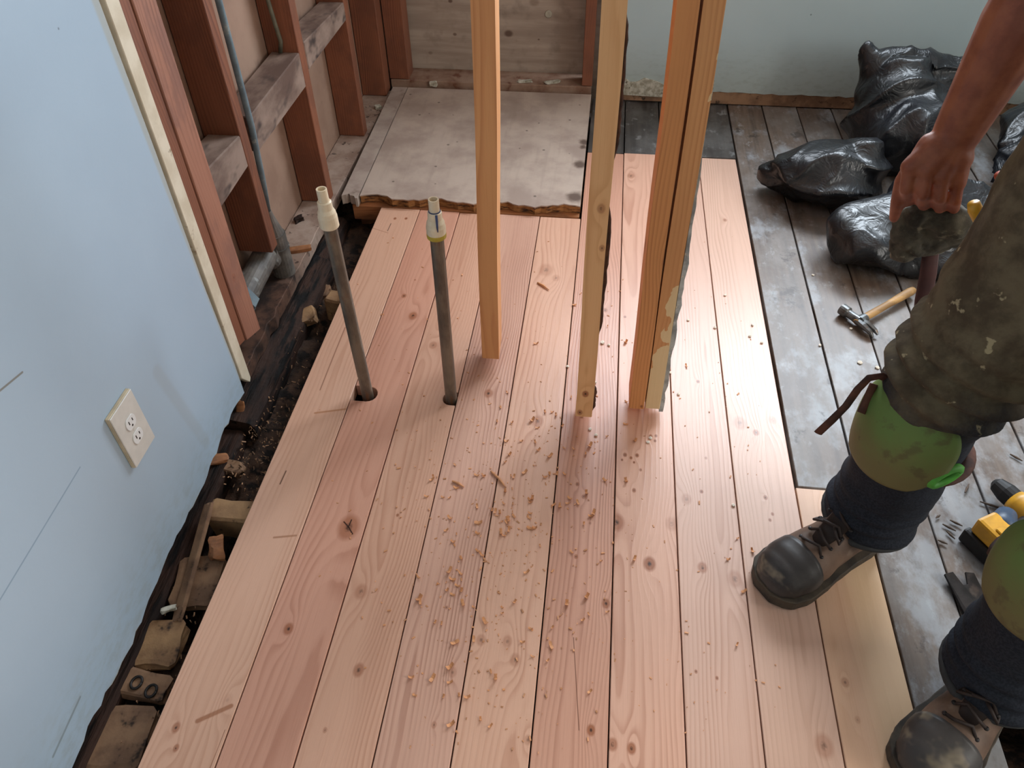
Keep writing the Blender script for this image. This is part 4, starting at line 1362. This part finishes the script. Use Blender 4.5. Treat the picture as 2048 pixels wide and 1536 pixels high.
# ================================================================== CORDLESS DRILL BEHIND THE NEAR KNEE
M['yellow'] = plain('yellow_tool_plastic', (222, 164, 44), 0.4, 0.5, var=0.06)
M['black'] = plain('black_rubber', (30, 29, 30), 0.55, 0.4, var=0.1)
M['bluetool'] = plain('slate_blue_plastic', (58, 78, 104), 0.45, 0.5)
D0 = onZ(1962, 1120, 0.0)
dl = empty('cordless_drill', 'yellow and black cordless drill lying behind the near green knee pad', 'drill', loc=(D0.x, D0.y, 0))
fx = Vector((0.86, 0.5, 0)).normalized()
sx = Vector((-fx.y, fx.x, 0))


def loc3(p):
    return fx * p[0] + sx * p[1] + Vector((0, 0, p[2]))


def xf(bm):
    for v in bm.verts:
        v.co = loc3(v.co)
    return to_mesh(bm)


link('battery', xf(box_bm(-0.008, 0.012, -0.058, 0.060, 0.001, 0.040, 0.006, seg=2)), M['black'], dl)
link('battery_shoe', xf(box_bm(-0.002, 0.050, -0.045, 0.052, 0.0405, 0.084, 0.007, seg=2)), M['yellow'], dl)
link('latch', xf(box_bm(0.008, 0.030, -0.014, 0.016, 0.0835, 0.0885, 0.002)), M['yellow'], dl)
b = tube_bm([(0.030, 0.004, 0.036), (0.075, 0.006, 0.036), (0.135, 0.012, 0.036)], [0.022, 0.020, 0.023], 14, flat=((0, 0, 1), 0.9))
link('handle', xf(b), M['black'], dl, smooth=True)
b = tube_bm([(0.155, -0.070, 0.036), (0.155, -0.060, 0.036), (0.155, 0.060, 0.036), (0.155, 0.075, 0.036)], [0.022, 0.031, 0.031, 0.024], 18)
link('motor_housing', xf(b), M['yellow'], dl, smooth=True)
b = tube_bm([(0.155, 0.075, 0.036), (0.155, 0.095, 0.036), (0.155, 0.120, 0.036), (0.155, 0.128, 0.036)], [0.023, 0.023, 0.017, 0.008], 18)
link('chuck', xf(b), M['black'], dl)
b = tube_bm([(0.042, 0.020, 0.054), (0.060, 0.030, 0.058), (0.09, 0.045, 0.056)], [0.030, 0.027, 0.020], 14)
link('lamp_boot', xf(b), M['bluetool'], dl, label='slate blue boot beside the handle', smooth=True)

# ================================================================== THE WORKER


def skin_mat():
    t = NT('tanned_skin')
    n = t.noise(t.P, 30.0, 4.0, 0.6)
    col = t.mix(t.step(n, 0.3, 0.7), rgba((144, 86, 60)), rgba((120, 65, 46)))
    t.bump(t.noise(t.P, 220.0, 3.0), 0.15, 0.001)
    m = t.done(col, 0.5, 0.4)
    t.bsdf.inputs['Subsurface Weight'].default_value = 0.08
    return m


def jeans_mat():
    t = NT('muddy_blue_jeans')
    s = t.sep(t.P)
    n = t.noise(t.P, 7.0, 5.0, 0.6)
    f = t.noise(t.P, 260.0, 2.0)
    navy = t.mix(t.step(f, 0.35, 0.65), rgba((42, 46, 54)), rgba((30, 33, 40)))
    mud = t.mix(t.step(t.noise(t.P, 16.0, 5.0, 0.65), 0.35, 0.65), rgba((104, 94, 74)), rgba((74, 64, 50)))
    hz = t.m('ADD', s[2], t.m('MULTIPLY', t.m('SUBTRACT', n, 0.5), 0.30))
    col = t.mix(t.step(hz, 0.48, 0.60), navy, mud)
    spots = t.noise(t.P, 34.0, 3.0, 0.55)
    hi = t.step(hz, 0.46, 0.55)
    col = t.mix(t.m('MULTIPLY', t.m('MULTIPLY', t.step(spots, 0.66, 0.70), hi), 0.8), col, rgba((168, 156, 124)))
    t.bump(f, 0.15, 0.001)
    return t.done(col, 0.85, 0.2)


M['hem'] = plain('grey_muddy_hem', (66, 66, 66), 0.9, 0.2)
M['skin'] = skin_mat()
M['jeans'] = jeans_mat()
M['leather'] = mottled('worn_brown_boot_leather', (112, 88, 72), (88, 68, 55), 14, 0.6, c3=(128, 108, 92), s3=20, t3=(0.6, 0.75), bump=0.2)
M['toecap'] = mottled('scuffed_dark_toe_leather', (66, 62, 60), (46, 42, 40), 10, 0.48, c3=(126, 114, 96), s3=13, t3=(0.54, 0.68), bump=0.15, stretch=(1, 1, 1.5))
M['sole'] = mottled('dirty_rubber_sole', (78, 68, 56), (52, 46, 40), 24, 0.75, bump=0.3)
M['lace'] = plain('dark_brown_lace', (44, 30, 24), 0.7)
M['shirt'] = plain('dark_grey_shirt', (52, 54, 58), 0.9, 0.2)
M['hair'] = plain('short_dark_hair', (38, 30, 26), 0.7)


def pad_mat():
    t = NT('dirty_green_knee_pad')
    s = t.sep(t.P)
    n = t.noise(t.P, 13.0, 5.0, 0.6)
    z = t.m('ADD', s[2], t.m('MULTIPLY', t.m('SUBTRACT', n, 0.5), 0.13))
    col = t.mix(t.step(z, 0.385, 0.50), rgba((108, 102, 62)), rgba((98, 124, 62)))
    col = t.mix(t.m('MULTIPLY', t.step(t.noise(t.P, 20.0, 5.0, 0.6), 0.55, 0.66), 0.6), col, rgba((84, 74, 48)))
    t.bump(n, 0.15, 0.003)
    return t.done(col, 0.65, 0.4)


M['pad'] = pad_mat()
M['green'] = plain('bright_green_strap', (84, 168, 58), 0.6, var=0.12)
M['strapbrown'] = mottled('brown_strap', (96, 60, 46), (54, 34, 29), 20, 0.8, bump=0.2)

rAn, rKn, rHi = Vector((0.612, 1.015, 0.09)), Vector((0.590, 0.975, 0.47)), Vector((0.690, 1.01, 0.90))
lAn, lKn, lHi = Vector((0.760, 0.690, 0.09)), Vector((0.735, 0.700, 0.47)), Vector((0.865, 0.800, 0.90))
wr_ = onY(1914, 266, 1.20)
_up = (onY(2062, 0, 1.205) - wr_).normalized()
elb = wr_ + _up * 0.255
rSh = Vector((0.74, 1.15, 1.36))
lSh = Vector((0.82, 0.76, 1.37))
chest = Vector((0.78, 0.955, 1.27))
pelv = Vector((0.81, 0.905, 0.96))
neck = Vector((0.755, 0.955, 1.45))
head = Vector((0.715, 0.955, 1.585))
lEl = Vector((0.90, 0.66, 1.10))
lWr = Vector((0.86, 0.62, 0.86))

b = bmesh.new()
# trunk, neck, head with a face
ellipsoid(b, chest, (0.125, 0.185, 0.20), Euler((0, -0.12, -0.35)), 3)
ellipsoid(b, (chest + pelv) / 2, (0.112, 0.150, 0.19), Euler((0, 0, -0.35)), 3)
ellipsoid(b, pelv, (0.118, 0.165, 0.13), Euler((0, 0, -0.35)), 3)
capsule(b, chest + Vector((0, 0, 0.1)), head, 0.062, 0.056)
ellipsoid(b, head + Vector((0.012, 0, 0.02)), (0.098, 0.078, 0.105), Euler((0, 0, -0.3)), 3)
ellipsoid(b, head + Vector((-0.030, -0.008, -0.055)), (0.058, 0.058, 0.062), None, 2)
ff = Vector((-0.955, -0.296, 0))
fs = Vector((-ff.y, ff.x, 0))
capsule(b, head + ff * 0.088 + Vector((0, 0, 0.01)), head + ff * 0.108 + Vector((0, 0, -0.022)), 0.010, 0.015, 10)
for s in (-1, 1):
    ellipsoid(b, head + fs * (0.080 * s) + Vector((0, 0, -0.005)), (0.018, 0.010, 0.030), Euler((0, 0, -0.3)), 2)
    capsule(b, head + ff * 0.086 + fs * (0.014 * s) + Vector((0, 0, 0.030)), head + ff * 0.078 + fs * (0.042 * s) + Vector((0, 0, 0.030)), 0.010, 0.008, 8)
capsule(b, head + ff * 0.083 - fs * 0.022 + Vector((0, 0, -0.052)), head + ff * 0.083 + fs * 0.022 + Vector((0, 0, -0.052)), 0.009, 0.009, 8)
# arms
capsule(b, chest + Vector((0, 0.12, 0.08)), rSh, 0.075, 0.062)
capsule(b, rSh, elb, 0.056, 0.045)
capsule(b, elb, elb.lerp(wr_, 0.35), 0.048, 0.051)
capsule(b, elb.lerp(wr_, 0.35), wr_, 0.051, 0.036)
capsule(b, chest + Vector((0.02, -0.12, 0.08)), lSh, 0.075, 0.062)
capsule(b, lSh, lEl, 0.056, 0.045)
capsule(b, lEl, lEl.lerp(lWr, 0.35), 0.044, 0.046)
capsule(b, lEl.lerp(lWr, 0.35), lWr, 0.046, 0.031)
# legs inside the trousers
for h, k, an in ((rHi, rKn, rAn), (lHi, lKn, lAn)):
    capsule(b, h, k, 0.082, 0.056)
    capsule(b, k, k.lerp(an, 0.35), 0.054, 0.056)
    capsule(b, k.lerp(an, 0.35), an, 0.056, 0.036)
# right hand, gripping the bundle: knuckles, four bent fingers and the thumb
kn = [onY(1820, 334, 1.172), onY(1852, 340, 1.165), onY(1885, 350, 1.163), onY(1914, 364, 1.168)]
for q in kn:
    capsule(b, wr_, q, 0.030, 0.0150, 10)
capsule(b, (wr_ + kn[0]) / 2, (wr_ + kn[3]) / 2, 0.0245, 0.0245, 10)
f1 = [onY(1812, 378, 1.160), onY(1846, 388, 1.152), onY(1880, 396, 1.152), onY(1911, 402, 1.158)]
f2 = [onY(1816, 402, 1.196), onY(1848, 410, 1.192), onY(1880, 416, 1.192), onY(1908, 418, 1.196)]
f3 = [onY(1822, 400, 1.222), onY(1852, 406, 1.222), onY(1880, 410, 1.222), onY(1904, 412, 1.222)]
for k in range(4):
    rr = (0.0105, 0.0108, 0.0104, 0.0094)[k]
    capsule(b, kn[k], f1[k], rr + 0.0018, rr, 10)
    capsule(b, f1[k], f2[k], rr, rr - 0.0005, 10)
    capsule(b, f2[k], f3[k], rr - 0.0005, rr - 0.002, 10)
tb = wr_.lerp(kn[0], 0.40) + Vector((-0.010, 0.004, 0.0))
t1 = onY(1806, 362, 1.185)
t2 = onY(1796, 402, 1.188)
t3 = onY(1788, 436, 1.196)
capsule(b, tb, t1, 0.020, 0.0135, 10)
capsule(b, t1, t2, 0.0135, 0.0120, 10)
capsule(b, t2, t3, 0.0120, 0.0085, 10)
# left hand, relaxed beside the body
ld = Vector((-0.03, -0.01, -0.085))
lk = [lWr + ld + Vector((-0.028 + 0.019 * k, -0.006 * k, 0)) for k in range(4)]
for k, q in enumerate(lk):
    capsule(b, lWr, q, 0.022, 0.012, 10)
    m1 = q + Vector((-0.012, 0, -0.036 - 0.004 * (k in (1, 2))))
    m2 = m1 + Vector((0.006, 0.012, -0.026))
    m3 = m2 + Vector((0.014, 0.012, -0.014))
    capsule(b, q, m1, 0.0095, 0.0088, 10)
    capsule(b, m1, m2, 0.0088, 0.008, 10)
    capsule(b, m2, m3, 0.008, 0.007, 10)
tl = lWr + Vector((-0.035, 0.012, -0.035))
capsule(b, lWr + Vector((-0.01, 0, -0.012)), tl, 0.017, 0.012, 10)
capsule(b, tl, tl + Vector((-0.012, 0.008, -0.04)), 0.0115, 0.009, 10)
body = remeshed(b, 0.0036, 3)
person = link('person', body, M['skin'], None, 'worker in muddy jeans, green knee pads and brown boots, reaching down', 'person', smooth=True)

# trousers
b = bmesh.new()
for h, k, an, s in ((rHi, rKn, rAn, 1), (lHi, lKn, lAn, -1)):
    capsule(b, h + Vector((0, 0, 0.0)), k + Vector((0.004, 0, 0.04)), 0.128, 0.094)
    capsule(b, h.lerp(k, 0.5) + Vector((0.01, 0, 0)), k + Vector((0.012, 0, 0.075)), 0.118, 0.108)
    capsule(b, k, k.lerp(an, 0.5), 0.086, 0.086)
    m_ = k.lerp(an, 0.45)
    tube_bm([m_, m_.lerp(an, 0.5) + Vector((-0.004, 0, 0)), an + Vector((-0.008, -0.004, 0.028)), an + Vector((-0.010, -0.005, 0.012))], [0.084, 0.084, 0.090, 0.090], 28, b)
ellipsoid(b, pelv, (0.150, 0.195, 0.14), Euler((0, 0, -0.35)), 3)
tr = remeshed(b, 0.0075, 5)


def folds(co, n):
    z = co.z
    w = 0.0055 * mnoise.noise(Vector((co.x * 6, co.y * 6, z * 22)))
    w += 0.0045 * mnoise.noise(co * 14)
    kz = math.exp(-((z - 0.57) / 0.07) ** 2)
    w += 0.010 * kz * math.sin(z * 150 + 5 * co.x * 8)
    kc = math.exp(-((z - 0.17) / 0.05) ** 2)
    w += 0.006 * kc * math.sin(z * 170 + co.y * 20)
    return w


displace(tr, folds)
trousers = link('trousers', tr, M['jeans'], person, label='muddy dark blue jeans', smooth=True)
for an in (rAn, lAn):
    c = an + Vector((-0.010, -0.005, 0.018))
    pts = [c + Vector((0.0835 * math.cos(a), 0.0835 * math.sin(a), 0.003 * math.sin(3 * a))) for a in [2 * math.pi * j / 30 for j in range(31)]]
    link('cuff', to_mesh(tube_bm(pts, 0.009, 8)), M['hem'], trousers, smooth=True)

# shirt and hair
b = bmesh.new()
ellipsoid(b, chest, (0.142, 0.205, 0.215), Euler((0, -0.12, -0.35)), 3)
ellipsoid(b, (chest + pelv) / 2 + Vector((0, 0, 0.02)), (0.132, 0.172, 0.19), Euler((0, 0, -0.35)), 3)
capsule(b, chest + Vector((0, 0.12, 0.08)), rSh, 0.092, 0.078)
capsule(b, rSh, rSh.lerp(elb, 0.45), 0.076, 0.070)
capsule(b, chest + Vector((0.02, -0.12, 0.08)), lSh, 0.092, 0.078)
capsule(b, lSh, lSh.lerp(lEl, 0.5), 0.076, 0.070)
sh = remeshed(b, 0.010, 5)
displace(sh, lambda co, n: 0.005 * mnoise.noise(co * 9))
link('shirt', sh, M['shirt'], person, smooth=True)
b = bmesh.new()
ellipsoid(b, head + Vector((0.022, 0.004, 0.040)), (0.096, 0.084, 0.096), Euler((0, 0, -0.3)), 3)
hr = remeshed(b, 0.008, 2)
displace(hr, lambda co, n: 0.004 * mnoise.noise(co * 60))
link('hair', hr, M['hair'], person, smooth=True)
for s in (-1, 1):
    b = bmesh.new()
    ellipsoid(b, head + ff * 0.084 + fs * (0.030 * s) + Vector((0, 0, 0.012)), (0.010, 0.010, 0.008), None, 2)
    link('eye', to_mesh(b), plain('eye_white_brown', (120, 104, 92), 0.2), person, smooth=True)


def boot(toe, heel, ankle, label):
    toe, heel = Vector((toe[0], toe[1], 0)), Vector((heel[0], heel[1], 0))
    f = (toe - heel)
    Lb = f.length
    f.normalize()
    s = Vector((-f.y, f.x, 0))
    ts = [0.0, 0.05, 0.15, 0.32, 0.48, 0.64, 0.78, 0.90, 0.965, 1.0]
    ws = [0.022, 0.036, 0.042, 0.043, 0.048, 0.056, 0.060, 0.053, 0.038, 0.016]
    hs = [0.075, 0.095, 0.115, 0.134, 0.124, 0.104, 0.094, 0.082, 0.064, 0.040]

    def ip(arr, t):
        for i in range(len(ts) - 1):
            if t <= ts[i + 1]:
                k = (t - ts[i]) / (ts[i + 1] - ts[i])
                k = k * k * (3 - 2 * k)
                return arr[i] + (arr[i + 1] - arr[i]) * k
        return arr[-1]

    def loft(t0, t1, off, n=26, seg=22, lowz=0.018):
        bm = bmesh.new()
        rings = []
        for i in range(n + 1):
            t = t0 + (t1 - t0) * i / n
            w, hh = ip(ws, t) + off, ip(hs, t) + off
            c = heel + f * (Lb * t)
            ring = []
            for j in range(seg):
                a = 2 * math.pi * j / seg
                ca, sa = math.cos(a), math.sin(a)
                px_ = w * math.copysign(abs(ca) ** 0.75, ca)
                pz = lowz + (hh - lowz) * (0.5 + 0.5 * math.copysign(abs(sa) ** 0.8, sa))
                # narrower towards the top
                px_ *= 1.0 - 0.30 * max(0.0, (pz - lowz) / (hh - lowz) - 0.45)
                ring.append(bm.verts.new(c + s * px_ + Vector((0, 0, pz))))
            rings.append(ring)
        for i in range(n):
            for j in range(seg):
                k = (j + 1) % seg
                bm.faces.new((rings[i][j], rings[i][k], rings[i + 1][k], rings[i + 1][j]))
        bm.faces.new(rings[0][::-1])
        bm.faces.new(rings[-1])
        return bm
    bm = loft(0.0, 1.0, 0.0)
    capsule(bm, Vector((ankle.x, ankle.y, 0.08)), Vector((ankle.x, ankle.y, 0.20)), 0.052, 0.054)
    me = remeshed(bm, 0.0055, 4)
    displace(me, lambda co, n: 0.0016 * mnoise.noise(co * 30))
    up = link('boot', me, M['leather'], person, label=label, smooth=True)
    link('toe_cap', to_mesh(loft(0.70, 1.0, 0.0028, 12)), M['toecap'], up, label='dark scuffed toe cap', smooth=True)
    # sole with a welt
    out = []
    n = 20
    for i in range(n + 1):
        t = i / n
        out.append((t, ip(ws, t) + 0.007))
    ring = [(t * Lb * 1.03 - 0.006, w) for t, w in out] + [(t * Lb * 1.03 - 0.006, -w) for t, w in out[::-1]]
    bs = prism_bm(ring, lambda a, c, d: tuple(heel + f * a + s * c + Vector((0, 0, d))), 0.0012, 0.030, 0.003)
    link('sole', to_mesh(bs), M['sole'], up)
    ring2 = [(a, c * 1.035) for a, c in ring]
    bw_ = prism_bm(ring2, lambda a, c, d: tuple(heel + f * (a * 1.004) + s * c + Vector((0, 0, d))), 0.027, 0.0335, 0.0015)
    link('welt', to_mesh(bw_), M['sole'], up)
    # tongue and laces
    tg = bmesh.new()
    tube_bm([heel + f * (Lb * 0.62) + Vector((0, 0, 0.100)), heel + f * (Lb * 0.52) + Vector((0, 0, 0.122)), heel + f * (Lb * 0.42) + Vector((0, 0, 0.150)), heel + f * (Lb * 0.40) + Vector((0, 0, 0.18))], [0.016, 0.022, 0.024, 0.024], 12, tg, flat=((0, 0, 1), 0.35))
    link('tongue', to_mesh(tg), M['lace'], up, smooth=True)
    rr = random.Random(int(heel.x * 1000))
    for i in range(4):
        t = 0.66 - 0.065 * i
        z = ip(hs, t) + 0.004 + 0.010 * i
        c = heel + f * (Lb * t) + Vector((0, 0, z))
        e = 1 if i % 2 else -1
        pts = [c + s * 0.026 + Vector((0, 0, -0.010)), c + s * 0.012 + f * 0.006 * e + Vector((0, 0, 0.003)), c - s * 0.012 - f * 0.006 * e + Vector((0, 0, 0.003)), c - s * 0.026 + Vector((0, 0, -0.010))]
        link('lace', to_mesh(tube_bm(pts, 0.0032, 8)), M['lace'], up, smooth=True)
        for e2_ in (-1, 1):
            q = c + s * (0.028 * e2_) + Vector((0, 0, -0.010))
            eb = bmesh.new()
            ellipsoid(eb, q, (0.0045, 0.0045, 0.003), None, 2)
            link('eyelet', to_mesh(eb), M['blacksteel'], up)
    # bow
    c = heel + f * (Lb * 0.50) + Vector((0, 0, 0.138))
    for e in (-1, 1):
        pts = [c, c + s * (0.020 * e) + f * 0.018 + Vector((0, 0, 0.004)), c + s * (0.034 * e) + f * 0.018 + Vector((0, 0, -0.010)), c + s * (0.030 * e) + f * 0.004 + Vector((0, 0, -0.008)), c]
        link('lace_loop', to_mesh(tube_bm(pts, 0.003, 8)), M['lace'], up, smooth=True)
    return up


boot((0.396, 0.868), (0.640, 1.040), rAn, 'scuffed brown work boot set on the new planks')
boot((0.600, 0.520), (0.808, 0.735), lAn, 'scuffed brown work boot set on the old boards')


def knee_pad(k, up_dir, face, label):
    face = Vector(face).normalized()
    up = Vector(up_dir).normalized()
    s = up.cross(face).normalized()
    nu, nv = 22, 22

    def surf(a, bb, off):
        bulge = 0.012 * (1 - a * a) * (1 - bb * bb)
        shrink = 1.0 - 0.30 * abs(bb) ** 3 - (0.10 if bb < 0 else 0.0) * bb * bb
        ang = a * 1.06 * shrink
        rad = 0.094 + bulge + off - 0.020 * max(0, bb) ** 2
        hh = bb * 0.088 * (1 - 0.10 * a * a)
        return k + face * (math.cos(ang) * rad) + s * (math.sin(ang) * rad) + up * hh
    bm = bmesh.new()
    O1 = [[bm.verts.new(surf(-1 + 2 * i / nu, -1 + 2 * j / nv, 0.012)) for i in range(nu + 1)] for j in range(nv + 1)]
    I1 = [[bm.verts.new(surf(-1 + 2 * i / nu, -1 + 2 * j / nv, -0.002)) for i in range(nu + 1)] for j in range(nv + 1)]
    for j in range(nv):
        for i in range(nu):
            bm.faces.new((O1[j][i], O1[j][i + 1], O1[j + 1][i + 1], O1[j + 1][i]))
            bm.faces.new((I1[j][i], I1[j + 1][i], I1[j + 1][i + 1], I1[j][i + 1]))
    for i in range(nu):
        bm.faces.new((O1[0][i], I1[0][i], I1[0][i + 1], O1[0][i + 1]))
        bm.faces.new((O1[nv][i], O1[nv][i + 1], I1[nv][i + 1], I1[nv][i]))
    for j in range(nv):
        bm.faces.new((O1[j][0], O1[j + 1][0], I1[j + 1][0], I1[j][0]))
        bm.faces.new((O1[j][nu], I1[j][nu], I1[j + 1][nu], O1[j + 1][nu]))
    pad = link('knee_pad', to_mesh(bm), M['pad'], person, label=label, smooth=True)
    # strap round the calf
    kk = k - up * 0.062
    pts = [kk + (face * math.cos(a) + s * math.sin(a)) * 0.091 for a in [1.15 + (2 * math.pi - 2.3) * j / 20 for j in range(21)]]
    link('strap', to_mesh(tube_bm(pts, 0.012, 8, flat=(up, 0.35))), M['strapbrown'], pad, smooth=True)
    q = surf(0.98, -0.55, 0.008)
    q2 = surf(1.25, -0.45, 0.008)
    loop = []
    for j in range(17):
        a = 2 * math.pi * j / 16
        loop.append(q.lerp(q2, 0.5) + (q2 - q) * (0.75 * math.cos(a)) + up * (0.016 * math.sin(a)))
    link('strap_loop', to_mesh(tube_bm(loop, 0.0075, 8)), M['green'], pad, label='bright green strap loop', smooth=True)
    return pad


kp = knee_pad(rKn + Vector((0.004, 0.0, -0.03)), (0.05, 0.03, 1), (-0.80, -0.62, 0.0), 'dirty green knee pad on the far leg')
knee_pad(lKn + Vector((0.004, 0.0, -0.03)), (0.05, 0.03, 1), (-0.78, -0.62, 0.0), 'dirty green knee pad on the near leg')
# loose end of the far pad's strap
y = 0.985
pts = [onY(1782, 762, y), onY(1762, 752, y), onY(1738, 756, y - .005), onY(1716, 778, y - .01), onY(1692, 812, y - .015), onY(1664, 840, y - .02), onY(1636, 866, y - .025)]
link('loose_strap', to_mesh(tube_bm(pts, [0.006, 0.008, 0.009, 0.009, 0.009, 0.010, 0.010], 8, flat=((0, 1, 0), 0.4))), M['strapbrown'], kp, label='loose brown strap end', smooth=True)
pts = [onY(1748, 768, y), onY(1738, 790, y - .01), onY(1722, 826, y - .03)]
link('loose_strap', to_mesh(tube_bm(pts, 0.008, 8, flat=((0, 1, 0), 0.4))), M['strapbrown'], kp, smooth=True)

# bundle in the right hand
b = bmesh.new()
for u, v, yy, rr in ((1850, 432, 1.215, 0.032), (1822, 455, 1.232, 0.036), (1884, 438, 1.22, 0.034), (1850, 470, 1.235, 0.040), (1808, 490, 1.235, 0.028), (1890, 466, 1.235, 0.034)):
    ellipsoid(b, onY(u, v, yy), (rr * 1.05, rr * 0.8, rr), None, 3)
me = remeshed(b, 0.006, 3)
displace(me, lambda co, n: 0.018 * mnoise.noise(co * 22) + 0.010 * abs(mnoise.noise(co * 50)) + 0.004 * mnoise.noise(co * 110))
bn = link('cloth_bundle', me, mottled('grubby_olive_cloth', (84, 78, 64), (50, 46, 38), 26, 0.9, c3=(120, 112, 92), s3=34, t3=(0.6, 0.7), bump=0.5), None, "crumpled dark olive cloth bundle gripped in the worker's hand", 'cloth', smooth=True)
pts = [onY(1862, 500, 1.235), onY(1856, 550, 1.235), onY(1846, 600, 1.235), onY(1838, 650, 1.235)]
link('hanging_strap', to_mesh(tube_bm(pts, [0.014, 0.015, 0.015, 0.012], 10, flat=((0, 1, 0), 0.5))), plain('dark_red_strap', (74, 40, 36), 0.8), bn, label='dark red strap hanging down', smooth=True)
# tools poking out of the pocket
a = onY(1950, 418, 1.12)
link('marker_pen', to_mesh(tube_bm([a + Vector((0.05, -0.02, -0.06)), a, a + Vector((-0.006, 0, 0.010))], [0.011, 0.011, 0.009], 12)), M['yellow'], None, "yellow marker poking out of the worker's pocket", 'marker', smooth=True)
a = onY(2004, 358, 1.11)
link('marker_pen', to_mesh(tube_bm([a + Vector((0.05, -0.02, -0.07)), a, a + Vector((-0.008, 0, 0.008))], [0.009, 0.009, 0.007], 12)), plain('orange_plastic', (190, 84, 52), 0.45), None, "orange marker poking out of the worker's pocket", 'marker', smooth=True)
